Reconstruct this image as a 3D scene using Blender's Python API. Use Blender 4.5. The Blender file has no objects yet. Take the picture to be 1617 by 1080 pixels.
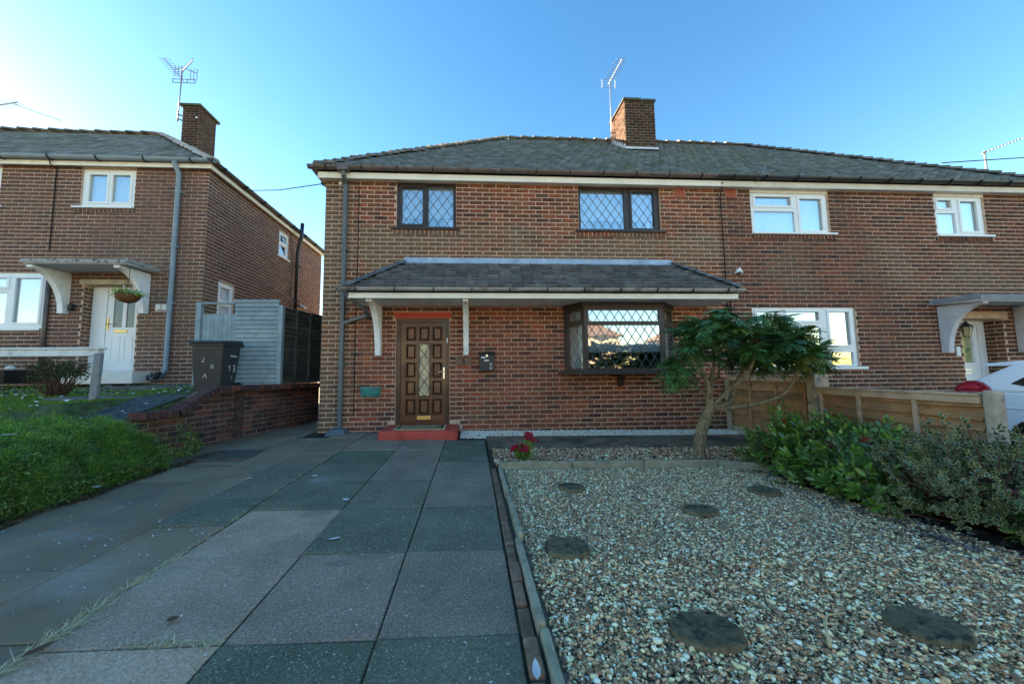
import bpy, bmesh, math, random
import numpy as np
from mathutils import Vector, Matrix

random.seed(7)
rng = np.random.default_rng(11)
S = bpy.context.scene
C = S.collection
R = math.radians

# ------------------------------------------------------------------ camera
YAW, PITCH, ROLL = 0.05931, 0.08571, -0.00947
fw = Vector((math.sin(YAW)*math.cos(PITCH), math.cos(YAW)*math.cos(PITCH), math.sin(PITCH)))
rt = Vector((math.cos(YAW), -math.sin(YAW), 0))
up = rt.cross(fw)
rt2 = rt*math.cos(ROLL) + up*math.sin(ROLL)
up2 = up*math.cos(ROLL) - rt*math.sin(ROLL)
cam = bpy.data.cameras.new('camera')
cam.sensor_width = 36.0
cam.lens = 572.83/1617*36
cam.shift_x = 0.0183
cam.shift_y = -0.0011
cam.clip_start = 0.05
cam.clip_end = 3000
camo = bpy.data.objects.new('camera', cam)
mw = Matrix.Identity(4)
for i in range(3):
    mw[i][0] = rt2[i]; mw[i][1] = up2[i]; mw[i][2] = -fw[i]
CAM = Vector((2.9074, -7.1823, 1.1122))
mw[0][3], mw[1][3], mw[2][3] = CAM
camo.matrix_world = mw
C.objects.link(camo)
S.camera = camo

# ------------------------------------------------------------------ sky and sun
SUN_AZ = R(-66)      # measured from +Y, negative is towards -X (left)
SUN_EL = R(16.5)
wd = bpy.data.worlds.new('World')
S.world = wd
wd.use_nodes = True
wn = wd.node_tree
sky = wn.nodes.new('ShaderNodeTexSky')
sky.sky_type = 'NISHITA'
sky.sun_disc = False
sky.sun_elevation = SUN_EL
sky.sun_rotation = SUN_AZ
sky.air_density = 1.0
sky.dust_density = 0.15
sky.ozone_density = 0.3
bg = wn.nodes['Background']
bg.inputs['Strength'].default_value = 0.05
hs = wn.nodes.new('ShaderNodeHueSaturation')
hs.inputs['Saturation'].default_value = 1.43
wn.links.new(sky.outputs[0], hs.inputs['Color'])
wn.links.new(hs.outputs[0], bg.inputs['Color'])
sl = bpy.data.lights.new('sun', 'SUN')
sl.energy = 5.0
sl.angle = R(0.5)
sl.color = (1.0, 0.82, 0.56)
so = bpy.data.objects.new('sun', sl)
sd = Vector((math.sin(SUN_AZ)*math.cos(SUN_EL), math.cos(SUN_AZ)*math.cos(SUN_EL), math.sin(SUN_EL)))
so.rotation_euler = sd.to_track_quat('Z', 'Y').to_euler()
so.location = sd*80
C.objects.link(so)
S.view_settings.view_transform = 'Standard'
S.view_settings.look = 'None'
S.view_settings.exposure = 3.12
S.view_settings.gamma = 1.0
S.view_settings.use_curve_mapping = False
S.cycles.max_bounces = 8
S.cycles.transparent_max_bounces = 12

# ------------------------------------------------------------------ helpers
def tag(o, label=None, cat=None, group=None, kind=None):
    if label: o['label'] = label
    if cat: o['category'] = cat
    if group: o['group'] = group
    if kind: o['kind'] = kind
    return o

def empty(name, loc, label=None, cat=None, group=None, rz=0.0):
    o = bpy.data.objects.new(name, None)
    o.empty_display_size = 0.1
    o.location = loc
    o.rotation_euler = (0, 0, rz)
    C.objects.link(o)
    return tag(o, label, cat, group)

def abs_loc(o):
    v = Vector(o.location)
    p = o.parent
    while p is not None:
        v += Vector(p.location)
        p = p.parent
    return v

class MB:
    """collects shapes; build() links them as one mesh object"""
    def __init__(self, T=None):
        self.v = []; self.f = []; self.T = T; self.rnd = []
    def add(self, vs, fs, rnd=None):
        n = len(self.v)
        if self.T: vs = [self.T(*p) for p in vs]
        self.v += [tuple(p) for p in vs]
        for q in fs: self.f.append(tuple(i+n for i in q))
        self.rnd += [random.random() if rnd is None else rnd]*len(fs)
        return self
    def box(self, x0, x1, y0, y1, z0, z1, rnd=None):
        vs = [(x, y, z) for z in (z0, z1) for y in (y0, y1) for x in (x0, x1)]
        return self.add(vs, [(0,2,3,1), (4,5,7,6), (0,1,5,4), (2,6,7,3), (0,4,6,2), (1,3,7,5)], rnd)
    def quad(self, a, b, c, d):
        return self.add([a, b, c, d], [(0,1,2,3)])
    def bar(self, p, q, w, h, upv=(0,0,1)):
        p = Vector(p); q = Vector(q); d = (q-p).normalized()
        u = Vector(upv)
        if abs(d.dot(u)) > .98: u = Vector((0,1,0)) if abs(d.y) < .9 else Vector((1,0,0))
        s = d.cross(u).normalized()*w*.5
        t = s.cross(d).normalized()*h*.5
        vs = [p-s-t, p+s-t, p+s+t, p-s+t, q-s-t, q+s-t, q+s+t, q-s+t]
        return self.add(vs, [(3,2,1,0), (4,5,6,7), (0,1,5,4), (1,2,6,5), (2,3,7,6), (3,0,4,7)])
    def tube(self, pts, rad, seg=8, cap=True):
        pts = [Vector(p) for p in pts]
        n = len(pts)
        if not hasattr(rad, '__len__'): rad = [rad]*n
        vs = []; ref = None
        for i, p in enumerate(pts):
            d = (pts[min(i+1, n-1)]-pts[max(i-1, 0)]).normalized()
            if ref is None:
                ref = Vector((0,0,1)) if abs(d.z) < .9 else Vector((1,0,0))
            s = d.cross(ref).normalized(); t = s.cross(d).normalized(); ref = t
            for k in range(seg):
                a = 2*math.pi*k/seg
                vs.append(p+(s*math.cos(a)+t*math.sin(a))*rad[i])
        fs = []
        for i in range(n-1):
            for k in range(seg):
                a = i*seg+k; b = i*seg+(k+1) % seg
                fs.append((a, b, b+seg, a+seg))
        if cap:
            fs.append(tuple(range(seg-1, -1, -1)))
            fs.append(tuple((n-1)*seg+k for k in range(seg)))
        return self.add(vs, fs)
    def prism(self, poly, axis, a, b):
        """poly: 2d outline; axis 'x': poly=(y,z); 'y': (x,z); 'z': (x,y)"""
        def m(p, t):
            return {'x': (t, p[0], p[1]), 'y': (p[0], t, p[1]), 'z': (p[0], p[1], t)}[axis]
        n = len(poly)
        vs = [m(p, a) for p in poly]+[m(p, b) for p in poly]
        fs = [tuple(range(n)), tuple(range(2*n-1, n-1, -1))]
        for i in range(n):
            j = (i+1) % n
            fs.append((i, i+n, j+n, j))
        return self.add(vs, fs)
    def lathe(self, prof, seg=16, cx=0, cy=0):
        vs = []; fs = []
        for r, z in prof:
            for k in range(seg):
                a = 2*math.pi*k/seg
                vs.append((cx+r*math.cos(a), cy+r*math.sin(a), z))
        for i in range(len(prof)-1):
            for k in range(seg):
                a = i*seg+k; b = i*seg+(k+1) % seg
                fs.append((a, b, b+seg, a+seg))
        fs.append(tuple(range(seg-1, -1, -1)))
        fs.append(tuple((len(prof)-1)*seg+k for k in range(seg)))
        return self.add(vs, fs)
    def build(self, name, material, parent=None, smooth=False, bevel=0.0, fix=True, kind=None, local=False):
        me = bpy.data.meshes.new(name)
        off = Vector((0,0,0)) if (parent is None or local) else abs_loc(parent)
        vs = [(p[0]-off.x, p[1]-off.y, p[2]-off.z) for p in self.v]
        me.from_pydata(vs, [], self.f)
        at = me.attributes.new('rnd', 'FLOAT', 'FACE')
        at.data.foreach_set('value', self.rnd)
        if fix:
            bm = bmesh.new(); bm.from_mesh(me)
            bmesh.ops.recalc_face_normals(bm, faces=bm.faces)
            bm.to_mesh(me); bm.free()
        if smooth: me.shade_smooth()
        me.materials.append(material)
        o = bpy.data.objects.new(name, me)
        C.objects.link(o)
        if parent is not None: o.parent = parent
        if bevel:
            b = o.modifiers.new('bevel', 'BEVEL'); b.width = bevel; b.segments = 2; b.limit_method = 'ANGLE'
            b.angle_limit = R(40)
        if kind: o['kind'] = kind
        return o

def inst(name, me, parent, loc, rot=None, scale=None, rnd=None):
    """one more object on shared mesh data; loc is a world position"""
    o = bpy.data.objects.new(name, me)
    C.objects.link(o)
    if parent is not None:
        o.parent = parent
        o.location = Vector(loc)-abs_loc(parent)
    else:
        o.location = loc
    if rot is not None: o.rotation_euler = rot
    if scale is not None: o.scale = scale
    o['rnd'] = random.random() if rnd is None else rnd
    return o

def np_mesh(name, verts, tris, material, rnd=None, smooth=False, parent=None, kind=None, n=3, extra=None):
    me = bpy.data.meshes.new(name)
    verts = np.asarray(verts, np.float32); tris = np.asarray(tris, np.int32)
    if parent is not None:
        verts = verts-np.array(abs_loc(parent), np.float32)
    me.vertices.add(len(verts)); me.vertices.foreach_set('co', verts.ravel())
    m = len(tris)
    me.loops.add(m*n); me.loops.foreach_set('vertex_index', tris.ravel())
    me.polygons.add(m)
    me.polygons.foreach_set('loop_start', np.arange(0, m*n, n, dtype=np.int32))
    me.update(calc_edges=True)
    if smooth: me.polygons.foreach_set('use_smooth', np.ones(m, bool))
    if rnd is not None:
        at = me.attributes.new('rnd', 'FLOAT', 'FACE')
        at.data.foreach_set('value', np.asarray(rnd, np.float32))
    if extra is not None:
        at = me.attributes.new('edge', 'FLOAT', 'POINT')
        at.data.foreach_set('value', np.asarray(extra, np.float32))
    me.materials.append(material)
    o = bpy.data.objects.new(name, me)
    C.objects.link(o)
    if parent is not None: o.parent = parent
    if kind: o['kind'] = kind
    return o

# ------------------------------------------------------------------ materials
def mat(name, cols, rough=0.8, ns=None, na=0.25, bump=None, stain=None, metal=0.0, spec=None, sheen=0.0,
        grain=None, coat=0.0, trans=0.0, interp='LINEAR'):
    """cols: list of base colours, picked by each piece's own rnd value.  ns/na: noise scale and amount.
    bump=(scale,strength,distance).  stain=[(colour,scale,threshold,softness,strength)...]"""
    m = bpy.data.materials.new(name)
    m.use_nodes = True
    nt = m.node_tree; N = nt.nodes; L = nt.links
    b = N['Principled BSDF']
    b.inputs['Roughness'].default_value = rough
    b.inputs['Metallic'].default_value = metal
    b.inputs['Specular IOR Level'].default_value = (.12 if rough > .55 else .4) if spec is None else spec
    if coat: b.inputs['Coat Weight'].default_value = coat
    geo = N.new('ShaderNodeNewGeometry')
    pos = geo.outputs['Position']
    if len(cols) > 1:
        a1 = N.new('ShaderNodeAttribute'); a1.attribute_name = 'rnd'; a1.attribute_type = 'GEOMETRY'
        a2 = N.new('ShaderNodeAttribute'); a2.attribute_name = 'rnd'; a2.attribute_type = 'OBJECT'
        ad = N.new('ShaderNodeMath'); ad.operation = 'ADD'
        L.new(a1.outputs['Fac'], ad.inputs[0]); L.new(a2.outputs['Fac'], ad.inputs[1])
        rp = N.new('ShaderNodeValToRGB'); rp.color_ramp.interpolation = interp
        el = rp.color_ramp.elements
        while len(el) < len(cols): el.new(0.5)
        for i, c in enumerate(cols):
            el[i].position = i/(len(cols)-(0 if interp == 'CONSTANT' else 1)); el[i].color = (*c, 1)
        L.new(ad.outputs[0], rp.inputs[0])
        col = rp.outputs[0]
    else:
        rg = N.new('ShaderNodeRGB'); rg.outputs[0].default_value = (*cols[0], 1); col = rg.outputs[0]
    def noise(scale, detail=6, rgh=0.6):
        t = N.new('ShaderNodeTexNoise'); src = pos
        if isinstance(scale, tuple):
            vm = N.new('ShaderNodeVectorMath'); vm.operation = 'MULTIPLY'
            L.new(pos, vm.inputs[0]); vm.inputs[1].default_value = scale; src = vm.outputs[0]; scale = 1.0
        t.inputs['Scale'].default_value = scale
        t.inputs['Detail'].default_value = detail; t.inputs['Roughness'].default_value = rgh
        L.new(src, t.inputs['Vector'])
        return t.outputs['Fac']
    def mul(c, fac_out, lo, hi):
        mr = N.new('ShaderNodeMapRange'); L.new(fac_out, mr.inputs[0])
        mr.inputs[1].default_value = 0.3; mr.inputs[2].default_value = 0.7
        mr.inputs[3].default_value = lo; mr.inputs[4].default_value = hi
        mx = N.new('ShaderNodeMix'); mx.data_type = 'RGBA'; mx.blend_type = 'MULTIPLY'
        mx.inputs[0].default_value = 1.0
        L.new(c, mx.inputs[6]); L.new(mr.outputs[0], mx.inputs[7])
        return mx.outputs[2]
    if ns: col = mul(col, noise(ns), 1-na, 1+na)
    if grain: col = mul(col, noise(grain[0], 3, 0.7), 1-grain[1], 1+grain[1])
    for st in (stain or []):
        c, sc, th, soft, k = st[:5]
        f = noise(sc, 5, 0.65)
        mr = N.new('ShaderNodeMapRange'); mr.interpolation_type = 'SMOOTHSTEP'
        L.new(f, mr.inputs[0]); mr.inputs[1].default_value = th; mr.inputs[2].default_value = th+soft
        mr.inputs[3].default_value = 0; mr.inputs[4].default_value = k
        fac = mr.outputs[0]
        if len(st) > 5:      # (axis, centre, half width, softness): the stain keeps to a band
            for ax, ce, hw, sf in st[5]:
                sp = N.new('ShaderNodeSeparateXYZ'); L.new(pos, sp.inputs[0])
                s1 = N.new('ShaderNodeMath'); s1.operation = 'SUBTRACT'; L.new(sp.outputs[ax], s1.inputs[0]); s1.inputs[1].default_value = ce
                s2 = N.new('ShaderNodeMath'); s2.operation = 'ABSOLUTE'; L.new(s1.outputs[0], s2.inputs[0])
                m3 = N.new('ShaderNodeMapRange'); m3.interpolation_type = 'SMOOTHSTEP'; L.new(s2.outputs[0], m3.inputs[0])
                m3.inputs[1].default_value = hw; m3.inputs[2].default_value = hw+sf
                m3.inputs[3].default_value = 1; m3.inputs[4].default_value = 0
                m4 = N.new('ShaderNodeMath'); m4.operation = 'MULTIPLY'; L.new(fac, m4.inputs[0]); L.new(m3.outputs[0], m4.inputs[1])
                fac = m4.outputs[0]
        mx = N.new('ShaderNodeMix'); mx.data_type = 'RGBA'
        L.new(fac, mx.inputs[0]); L.new(col, mx.inputs[6]); mx.inputs[7].default_value = (*c, 1)
        col = mx.outputs[2]
    L.new(col, b.inputs['Base Color'])
    if bump:
        bp = N.new('ShaderNodeBump'); bp.inputs['Strength'].default_value = bump[1]
        bp.inputs['Distance'].default_value = bump[2]
        L.new(noise(bump[0], 5, 0.6), bp.inputs['Height']); L.new(bp.outputs[0], b.inputs['Normal'])
    if trans:
        td = N.new('ShaderNodeBsdfTranslucent'); L.new(col, td.inputs['Color'])
        ms = N.new('ShaderNodeMixShader'); ms.inputs[0].default_value = trans
        L.new(b.outputs[0], ms.inputs[1]); L.new(td.outputs[0], ms.inputs[2])
        L.new(ms.outputs[0], N['Material Output'].inputs['Surface'])
    m['_col'] = 1
    return m

def glass_mat(name, tint, refl):
    m = bpy.data.materials.new(name); m.use_nodes = True
    nt = m.node_tree; N = nt.nodes; L = nt.links
    N.remove(N['Principled BSDF'])
    tr = N.new('ShaderNodeBsdfTransparent'); tr.inputs[0].default_value = (*tint, 1)
    gl = N.new('ShaderNodeBsdfGlossy'); gl.inputs['Roughness'].default_value = 0.0
    gl.inputs[0].default_value = (.95, .98, 1, 1)
    lw = N.new('ShaderNodeLayerWeight'); lw.inputs[0].default_value = 0.35
    mr = N.new('ShaderNodeMapRange'); L.new(lw.outputs['Fresnel'], mr.inputs[0])
    mr.inputs[1].default_value = 0; mr.inputs[2].default_value = 1
    mr.inputs[3].default_value = refl; mr.inputs[4].default_value = 0.9
    geo = N.new('ShaderNodeNewGeometry')
    nz = N.new('ShaderNodeTexNoise'); nz.inputs['Scale'].default_value = 1.6; L.new(geo.outputs['Position'], nz.inputs['Vector'])
    bp = N.new('ShaderNodeBump'); bp.inputs['Strength'].default_value = 0.05; bp.inputs['Distance'].default_value = 0.05
    L.new(nz.outputs[0], bp.inputs['Height']); L.new(bp.outputs[0], gl.inputs['Normal'])
    ms = N.new('ShaderNodeMixShader')
    L.new(mr.outputs[0], ms.inputs[0]); L.new(tr.outputs[0], ms.inputs[1]); L.new(gl.outputs[0], ms.inputs[2])
    L.new(ms.outputs[0], N['Material Output'].inputs['Surface'])
    return m

OLIVE = (.135, .105, .068)
BR = [(0.110,0.044,0.031), (0.275,0.084,0.046), (0.201,0.075,0.043), (0.160,0.064,0.041), (0.310,0.087,0.043), (0.218,0.091,0.049), (0.097,0.047,0.036), (0.275,0.101,0.053), (0.189,0.067,0.040)]
m_brick = mat('brick', BR, .88, 14, .25, (60, .35, .004), grain=(220, .12), stain=[
    ((.17,.125,.08), .55, .40, .12, .75, [(2, 3.55, .35, .35)]),
    ((.165,.12,.078), .8, .30, .2, .75, [(0, 0.0, .25, .5)]),
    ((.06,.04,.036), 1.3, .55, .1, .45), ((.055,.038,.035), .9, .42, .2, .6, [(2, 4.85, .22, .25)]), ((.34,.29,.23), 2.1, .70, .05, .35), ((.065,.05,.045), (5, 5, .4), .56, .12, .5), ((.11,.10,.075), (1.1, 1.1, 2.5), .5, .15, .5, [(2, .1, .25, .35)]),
    ((.20,.17,.13), 9, .68, .06, .4)])
m_brick_nb = mat('brick_neighbour', [(0.087,0.043,0.036), (0.178,0.068,0.045), (0.128,0.059,0.042), (0.099,0.053,0.042), (0.197,0.070,0.042), (0.134,0.068,0.044), (0.065,0.040,0.037)], .88, 14, .25, (60, .35, .004), grain=(220, .12), stain=[
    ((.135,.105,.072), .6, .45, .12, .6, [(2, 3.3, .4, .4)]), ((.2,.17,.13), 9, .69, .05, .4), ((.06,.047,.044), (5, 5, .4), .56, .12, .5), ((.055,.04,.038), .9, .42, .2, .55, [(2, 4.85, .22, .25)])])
m_brick_left = mat('brick_left_house', [(0.129,0.077,0.067), (0.172,0.094,0.076), (0.155,0.088,0.071), (0.114,0.072,0.063), (0.195,0.096,0.073), (0.145,0.091,0.073)], .9, 10, .2, (60, .3, .004), grain=(200, .1), stain=[
    ((.15,.115,.085), .5, .42, .15, .5, [(2, 2.2, 1.6, .8)]), ((.075,.058,.052), (5, 5, .4), .57, .12, .5)])
m_brick_wall = mat('brick_garden_wall', [(0.207,0.074,0.049), (0.107,0.049,0.043), (0.069,0.042,0.041), (0.088,0.049,0.046), (0.182,0.066,0.046), (0.063,0.039,0.039), (0.151,0.066,0.049)], .9, 8, .35, (50, .5, .005), stain=[
    ((.030,.026,.026), 1.6, .50, .15, .75), ((.16,.15,.12), 7, .66, .08, .5)])
m_brick_ch = mat('brick_chimney', [(0.048,0.028,0.022), (0.077,0.042,0.031), (0.061,0.031,0.025), (0.038,0.025,0.022), (0.090,0.050,0.033)], .9, 12, .3, (50, .4, .004), stain=[((.045,.05,.03), 2.5, .55, .1, .5)])
m_mortar = mat('mortar', [(0.571,0.400,0.296)], .95, 6, .2, (90, .4, .003), grain=(150, .15), stain=[((.42,.35,.24), .7, .45, .2, .6)])
m_mortar_d = mat('mortar_dark', [(0.216,0.174,0.140)], .95, 5, .3, (90, .4, .003), stain=[((.12,.10,.09), 1.5, .5, .15, .7)])
m_airbrick = mat('terracotta', [(0.432,0.136,0.088)], .85, 20, .15)
m_white = mat('white_paint', [(0.806,0.767,0.670)], .55, 3, .08, stain=[((.42,.40,.34), 5, .60, .15, .45)])
m_upvc = mat('white_upvc', [(.80,.82,.82)], .35, 2, .04)
m_conc_white = mat('painted_concrete', [(0.840,0.840,0.828)], .75, 5, .12, (40, .3, .004), stain=[((.33,.31,.26), 6, .58, .15, .5)])
m_grey_render = mat('grey_painted_concrete', [(0.52,0.52,0.546)], .8, 5, .12, (40, .3, .004))
m_brownfr = mat('dark_brown_frame', [(.042,.030,.027)], .42, 6, .25, stain=[((.13,.10,.08), 7, .62, .1, .4)])
m_black = mat('black_plastic', [(.020,.020,.022)], .4, 8, .2)
m_gutter = mat('brown_gutter', [(0.119,0.092,0.084)], .38, 6, .3, stain=[((.2,.19,.18), 4, .52, .15, .5)])
m_pipe = mat('grey_blue_pipe', [(0.108,0.123,0.126)], .45, 3, .12)
m_pipe_l = mat('weathered_grey_pipe', [(0.225,0.285,0.33)], .5, 3, .15)
m_slate = mat('roof_tile', [(0.123,0.158,0.175), (0.097,0.126,0.140), (0.158,0.196,0.212), (0.114,0.146,0.161), (0.086,0.110,0.122), (0.145,0.168,0.175)], .8, 5, .3, (40, .5, .006), stain=[
    ((.080,.10,.035), 4.5, .54, .07, .75, [(0, 8.3, 1.5, 1.6)]), ((.15,.085,.055), 3.1, .66, .05, .5), ((.16,.165,.15), 14, .63, .07, .5)])
m_slate_l = mat('roof_tile_left', [(0.171,0.195,0.200), (0.126,0.145,0.152), (0.207,0.235,0.242), (0.099,0.115,0.121)], .85, 5, .25, (40, .5, .006), stain=[((.09,.10,.06), 1.3, .5, .15, .6)])
m_ridge = mat('ridge_tile', [(0.145,0.139,0.133), (0.204,0.178,0.153), (0.128,0.128,0.128)], .85, 9, .3, (40, .5, .006), stain=[((.06,.075,.03), 4, .5, .1, .6)])
m_ridge_l = mat('pale_hip_tile', [(.36,.36,.37), (.42,.42,.42)], .8, 9, .2)
m_ptile = mat('porch_tile', [(0.131,0.134,0.134), (0.097,0.099,0.101), (0.172,0.173,0.171), (0.117,0.118,0.119), (0.206,0.203,0.193)], .75, 12, .35, (60, .5, .004), stain=[((.15,.13,.115), 9, .62, .08, .5)])
m_came = mat('lead_came', [(.10,.105,.11)], .45, metal=.3)
m_turf = mat('turf_soil', [(.075,.095,.040)], .95, 9, .45, (30, .8, .02), stain=[((.10,.075,.05), 1.4, .52, .1, .8), ((.20,.19,.16), 18, .66, .05, .6)])
m_lead = mat('lead_flashing', [(0.33,0.405,0.48)], .5, 4, .25, (12, .6, .02), metal=.25)
m_sprig = mat('bank_sprig', [(.05,.13,.03), (.10,.22,.05), (.16,.28,.07), (.035,.09,.025), (.22,.30,.09), (.07,.17,.04)], .55, trans=.2)
m_cap = mat('chimney_cap', [(.10,.095,.075)], .9, 8, .35, (30, .6, .01), stain=[((.055,.075,.03), 5, .5, .1, .7)])
m_metal = mat('aerial_metal', [(.30,.31,.32)], .45, metal=.7)
m_wood = mat('dark_stained_wood', [(0.129,0.048,0.018)], .38, 4, .25, (30, .15, .003), coat=.25)
m_wood_d = mat('dark_wood_moulding', [(.040,.021,.014)], .40, 6, .2, coat=.2)
m_brass = mat('brass', [(.60,.42,.16)], .32, metal=.9)
m_chrome = mat('silver_metal', [(.75,.75,.74)], .25, metal=.9)
m_redpaint = mat('red_painted_concrete', [(0.495,0.078,0.055)], .65, 4, .2, (30, .25, .004), stain=[((.50,.33,.29), 10, .60, .08, .5), ((.22,.19,.17), 3.5, .58, .12, .45), ((.16,.035,.03), 5, .56, .12, .6)])
m_mat = mat('coir_mat', [(.42,.33,.17)], .95, 40, .25, (300, .8, .004))
m_ink = mat('black_print', [(.02,.018,.016)], .8)
m_whiteprint = mat('white_print', [(.78,.78,.74)], .6)
m_oak = mat('oak_plaque', [(.17,.088,.048)], .5, 9, .25)
m_teal = mat('teal_plastic', [(.045,.21,.185)], .45, 6, .15)
m_soil = mat('soil', [(.045,.036,.030)], .95, 12, .4, (30, .8, .02))
m_net = mat('net_curtain', [(.80,.84,.88)], .9, 6, .08)
m_blind = mat('roller_blind', [(.70,.76,.80)], .9, 2, .05)
m_room = mat('dark_room', [(.06,.06,.065)], .9)
m_glass = glass_mat('window_glass', (.88,.94,.97), .46)
m_glass_bay = glass_mat('bay_glass', (.80,.86,.88), .42)
m_frost = mat('frosted_glass', [(.50,.57,.60)], .45, 9, .2, spec=.3)
m_dglass = glass_mat('door_glass', (.8,.8,.75), .25)
m_pane_obs = mat('obscure_door_glass', [(.42,.36,.26)], .15, 18, .45, (30, .6, .01), stain=[((.70,.58,.30), 3, .45, .1, .7), ((.5,.52,.5), 6, .55, .1, .6)])
m_slab = mat('paving_slab', [(0.117,0.126,0.083), (0.180,0.158,0.105), (0.254,0.191,0.134), (0.337,0.242,0.168), (0.468,0.326,0.218)], .85, 2.2, .22, (200, .35, .003), grain=(85, .4), stain=[
    ((.66,.62,.54), 46, .64, .04, .85), ((.70,.67,.60), 105, .61, .04, .75), ((.05,.06,.052), 75, .60, .06, .6), ((.07,.075,.06), .7, .55, .15, .45), ((.50,.50,.46), 6.5, .70, .03, .7), ((.055,.055,.05), (.9, 4, 1), .60, .1, .4), ((.36,.35,.31), .9, .56, .14, .35)])
m_slab_c = mat('smooth_concrete_slab', [(0.219,0.164,0.109), (0.258,0.192,0.125), (0.201,0.153,0.102)], .85, 1.3, .22, (120, .25, .003), grain=(160, .2), stain=[((.34,.32,.28), .8, .54, .14, .45), ((.11,.125,.13), 1.7, .56, .12, .4)])
m_grit = mat('grit_bed', [(.30,.245,.18)], .95, 40, .4, (60, .8, .01), stain=[((.12,.095,.07), 6, .52, .12, .7)])
m_joint = mat('dirty_joint', [(.030,.030,.024)], .95, 20, .4, (40, .6, .01), stain=[((.055,.07,.02), 3, .55, .1, .6)])
m_pathstrip = mat('old_tarmac_strip', [(0.217,0.158,0.103)], .95, 5, .3, (90, .7, .01), grain=(90, .4), stain=[((.035,.033,.034), 1.2, .45, .2, .7), ((.10,.10,.075), 2.2, .58, .1, .5)])
m_edging = mat('concrete_edging', [(0.274,0.258,0.172), (0.322,0.294,0.197), (0.241,0.230,0.161)], .9, 7, .3, (60, .6, .006), stain=[((.42,.43,.40), 24, .60, .06, .75), ((.07,.08,.07), 5, .58, .12, .6)])
m_redge = mat('brick_edging', [(0.240,0.142,0.088), (0.193,0.125,0.083), (0.273,0.167,0.107)], .92, 14, .35, (50, .6, .006), stain=[((.10,.10,.05), 6, .52, .12, .6)])
m_pebble = mat('pebble', [(0.296,0.188,0.107), (0.702,0.451,0.241), (0.873,0.799,0.450), (0.357,0.237,0.134), (0.880,0.877,0.598), (0.506,0.246,0.119), (0.224,0.154,0.095), (0.847,0.584,0.324), (0.278,0.187,0.114), (0.868,0.773,0.411), (0.618,0.416,0.233), (0.300,0.208,0.128), (0.880,0.877,0.673), (0.456,0.309,0.179), (0.176,0.132,0.084), (0.707,0.433,0.213)], .75, 40, .25, interp='CONSTANT')
m_pebble_w = mat('pale_pebble', [(0.880,0.711,0.466), (0.880,0.880,0.746), (0.695,0.528,0.347), (0.880,0.880,0.879), (0.880,0.656,0.360)], .6, 40, .2)
m_pebble_m = mat('mulch_and_pebble', [(0.244,0.119,0.066), (0.488,0.268,0.155), (0.780,0.415,0.231), (0.341,0.149,0.077), (0.880,0.880,0.541), (0.585,0.296,0.165), (0.244,0.149,0.097)], .85, 30, .3)
m_step = mat('log_stepping_stone', [(0.149,0.118,0.066)], .92, 14, .35, (45, .8, .012), stain=[((.035,.035,.03), 11, .54, .08, .8), ((.17,.16,.12), 18, .62, .08, .5)])
m_iron = mat('cast_iron', [(0.121,0.109,0.096)], .6, 12, .3, metal=.3)
m_postc = mat('concrete_post', [(0.385,0.331,0.253), (0.438,0.377,0.293)], .92, 6, .25, (80, .6, .006), stain=[((.08,.08,.075), 4, .52, .14, .7), ((.42,.42,.40), 8, .62, .1, .6)])
m_fencewood = mat('new_fence_board', [(0.166,0.114,0.065),(0.339,0.186,0.086), (0.298,0.167,0.083), (0.369,0.212,0.108)], .8, 5, .25, (30, .4, .004), stain=[((.13,.08,.045), 9, .58, .1, .6), ((.20,.16,.12), 1.2, .45, .2, .5, [(1, -3.3, 1.0, .6)])])
m_rail = mat('weathered_fence_rail', [(0.437,0.316,0.210), (0.491,0.362,0.252)], .85, 6, .25, (30, .4, .004))
m_bluewood = mat('blue_grey_painted_board', [(0.239,0.308,0.333), (0.275,0.342,0.361), (0.216,0.279,0.311)], .8, 5, .2, (30, .4, .004), stain=[((.30,.33,.30), 7, .6, .1, .4)])
m_darkfence = mat('dark_fence_board', [(0.077,0.084,0.067), (0.105,0.109,0.087), (0.063,0.067,0.059)], .9, 6, .3, (30, .4, .004))
m_darkrail = mat('dark_fence_rail', [(.10,.11,.10)], .9, 6, .3)
m_greypost = mat('grey_weathered_post', [(.22,.23,.23)], .9, 7, .25, (40, .5, .005))
m_whiterail = mat('flaking_white_rail', [(.66,.69,.68)], .7, 6, .15, stain=[((.33,.36,.36), 9, .57, .1, .6)])
m_bin = mat('wheelie_bin_plastic', [(.030,.033,.036)], .42, 3, .2, stain=[((.09,.085,.07), 3, .58, .15, .5)])
m_car = mat('white_car_paint', [(.80,.84,.88)], .28, spec=.5, coat=.8)
m_lamp = mat('red_tail_lamp', [(.30,.012,.022)], .15, coat=1.0)
m_tyre = mat('tyre_rubber', [(.018,.018,.018)], .8)
m_carglass = mat('car_glass', [(.015,.018,.02)], .06, spec=.6, coat=.5)
m_bark = mat('corky_bark', [(0.270,0.218,0.128)], .95, 9, .25, ((55, 55, 14), 1.0, .05), stain=[((.09,.07,.045), (45, 45, 10), .50, .10, .75), ((.15,.12,.075), 24, .52, .12, .7)])
m_twig = mat('brown_stem', [(.11,.07,.05)], .9, 9, .2)
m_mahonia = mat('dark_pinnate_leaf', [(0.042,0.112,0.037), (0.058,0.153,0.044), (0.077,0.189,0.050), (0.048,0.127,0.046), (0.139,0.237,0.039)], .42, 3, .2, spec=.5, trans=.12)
m_mahonia_y = mat('yellow_green_leaf', [(.10,.14,.022), (.16,.18,.028), (.06,.11,.025)], .45, 3, .2, trans=.2)
m_photinia = mat('glossy_shrub_leaf', [(0.050,0.123,0.021), (0.077,0.179,0.024), (0.125,0.234,0.029), (0.063,0.137,0.030), (0.172,0.268,0.032), (0.039,0.094,0.020)], .34, 3, .2, spec=.55, trans=.12)
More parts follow.
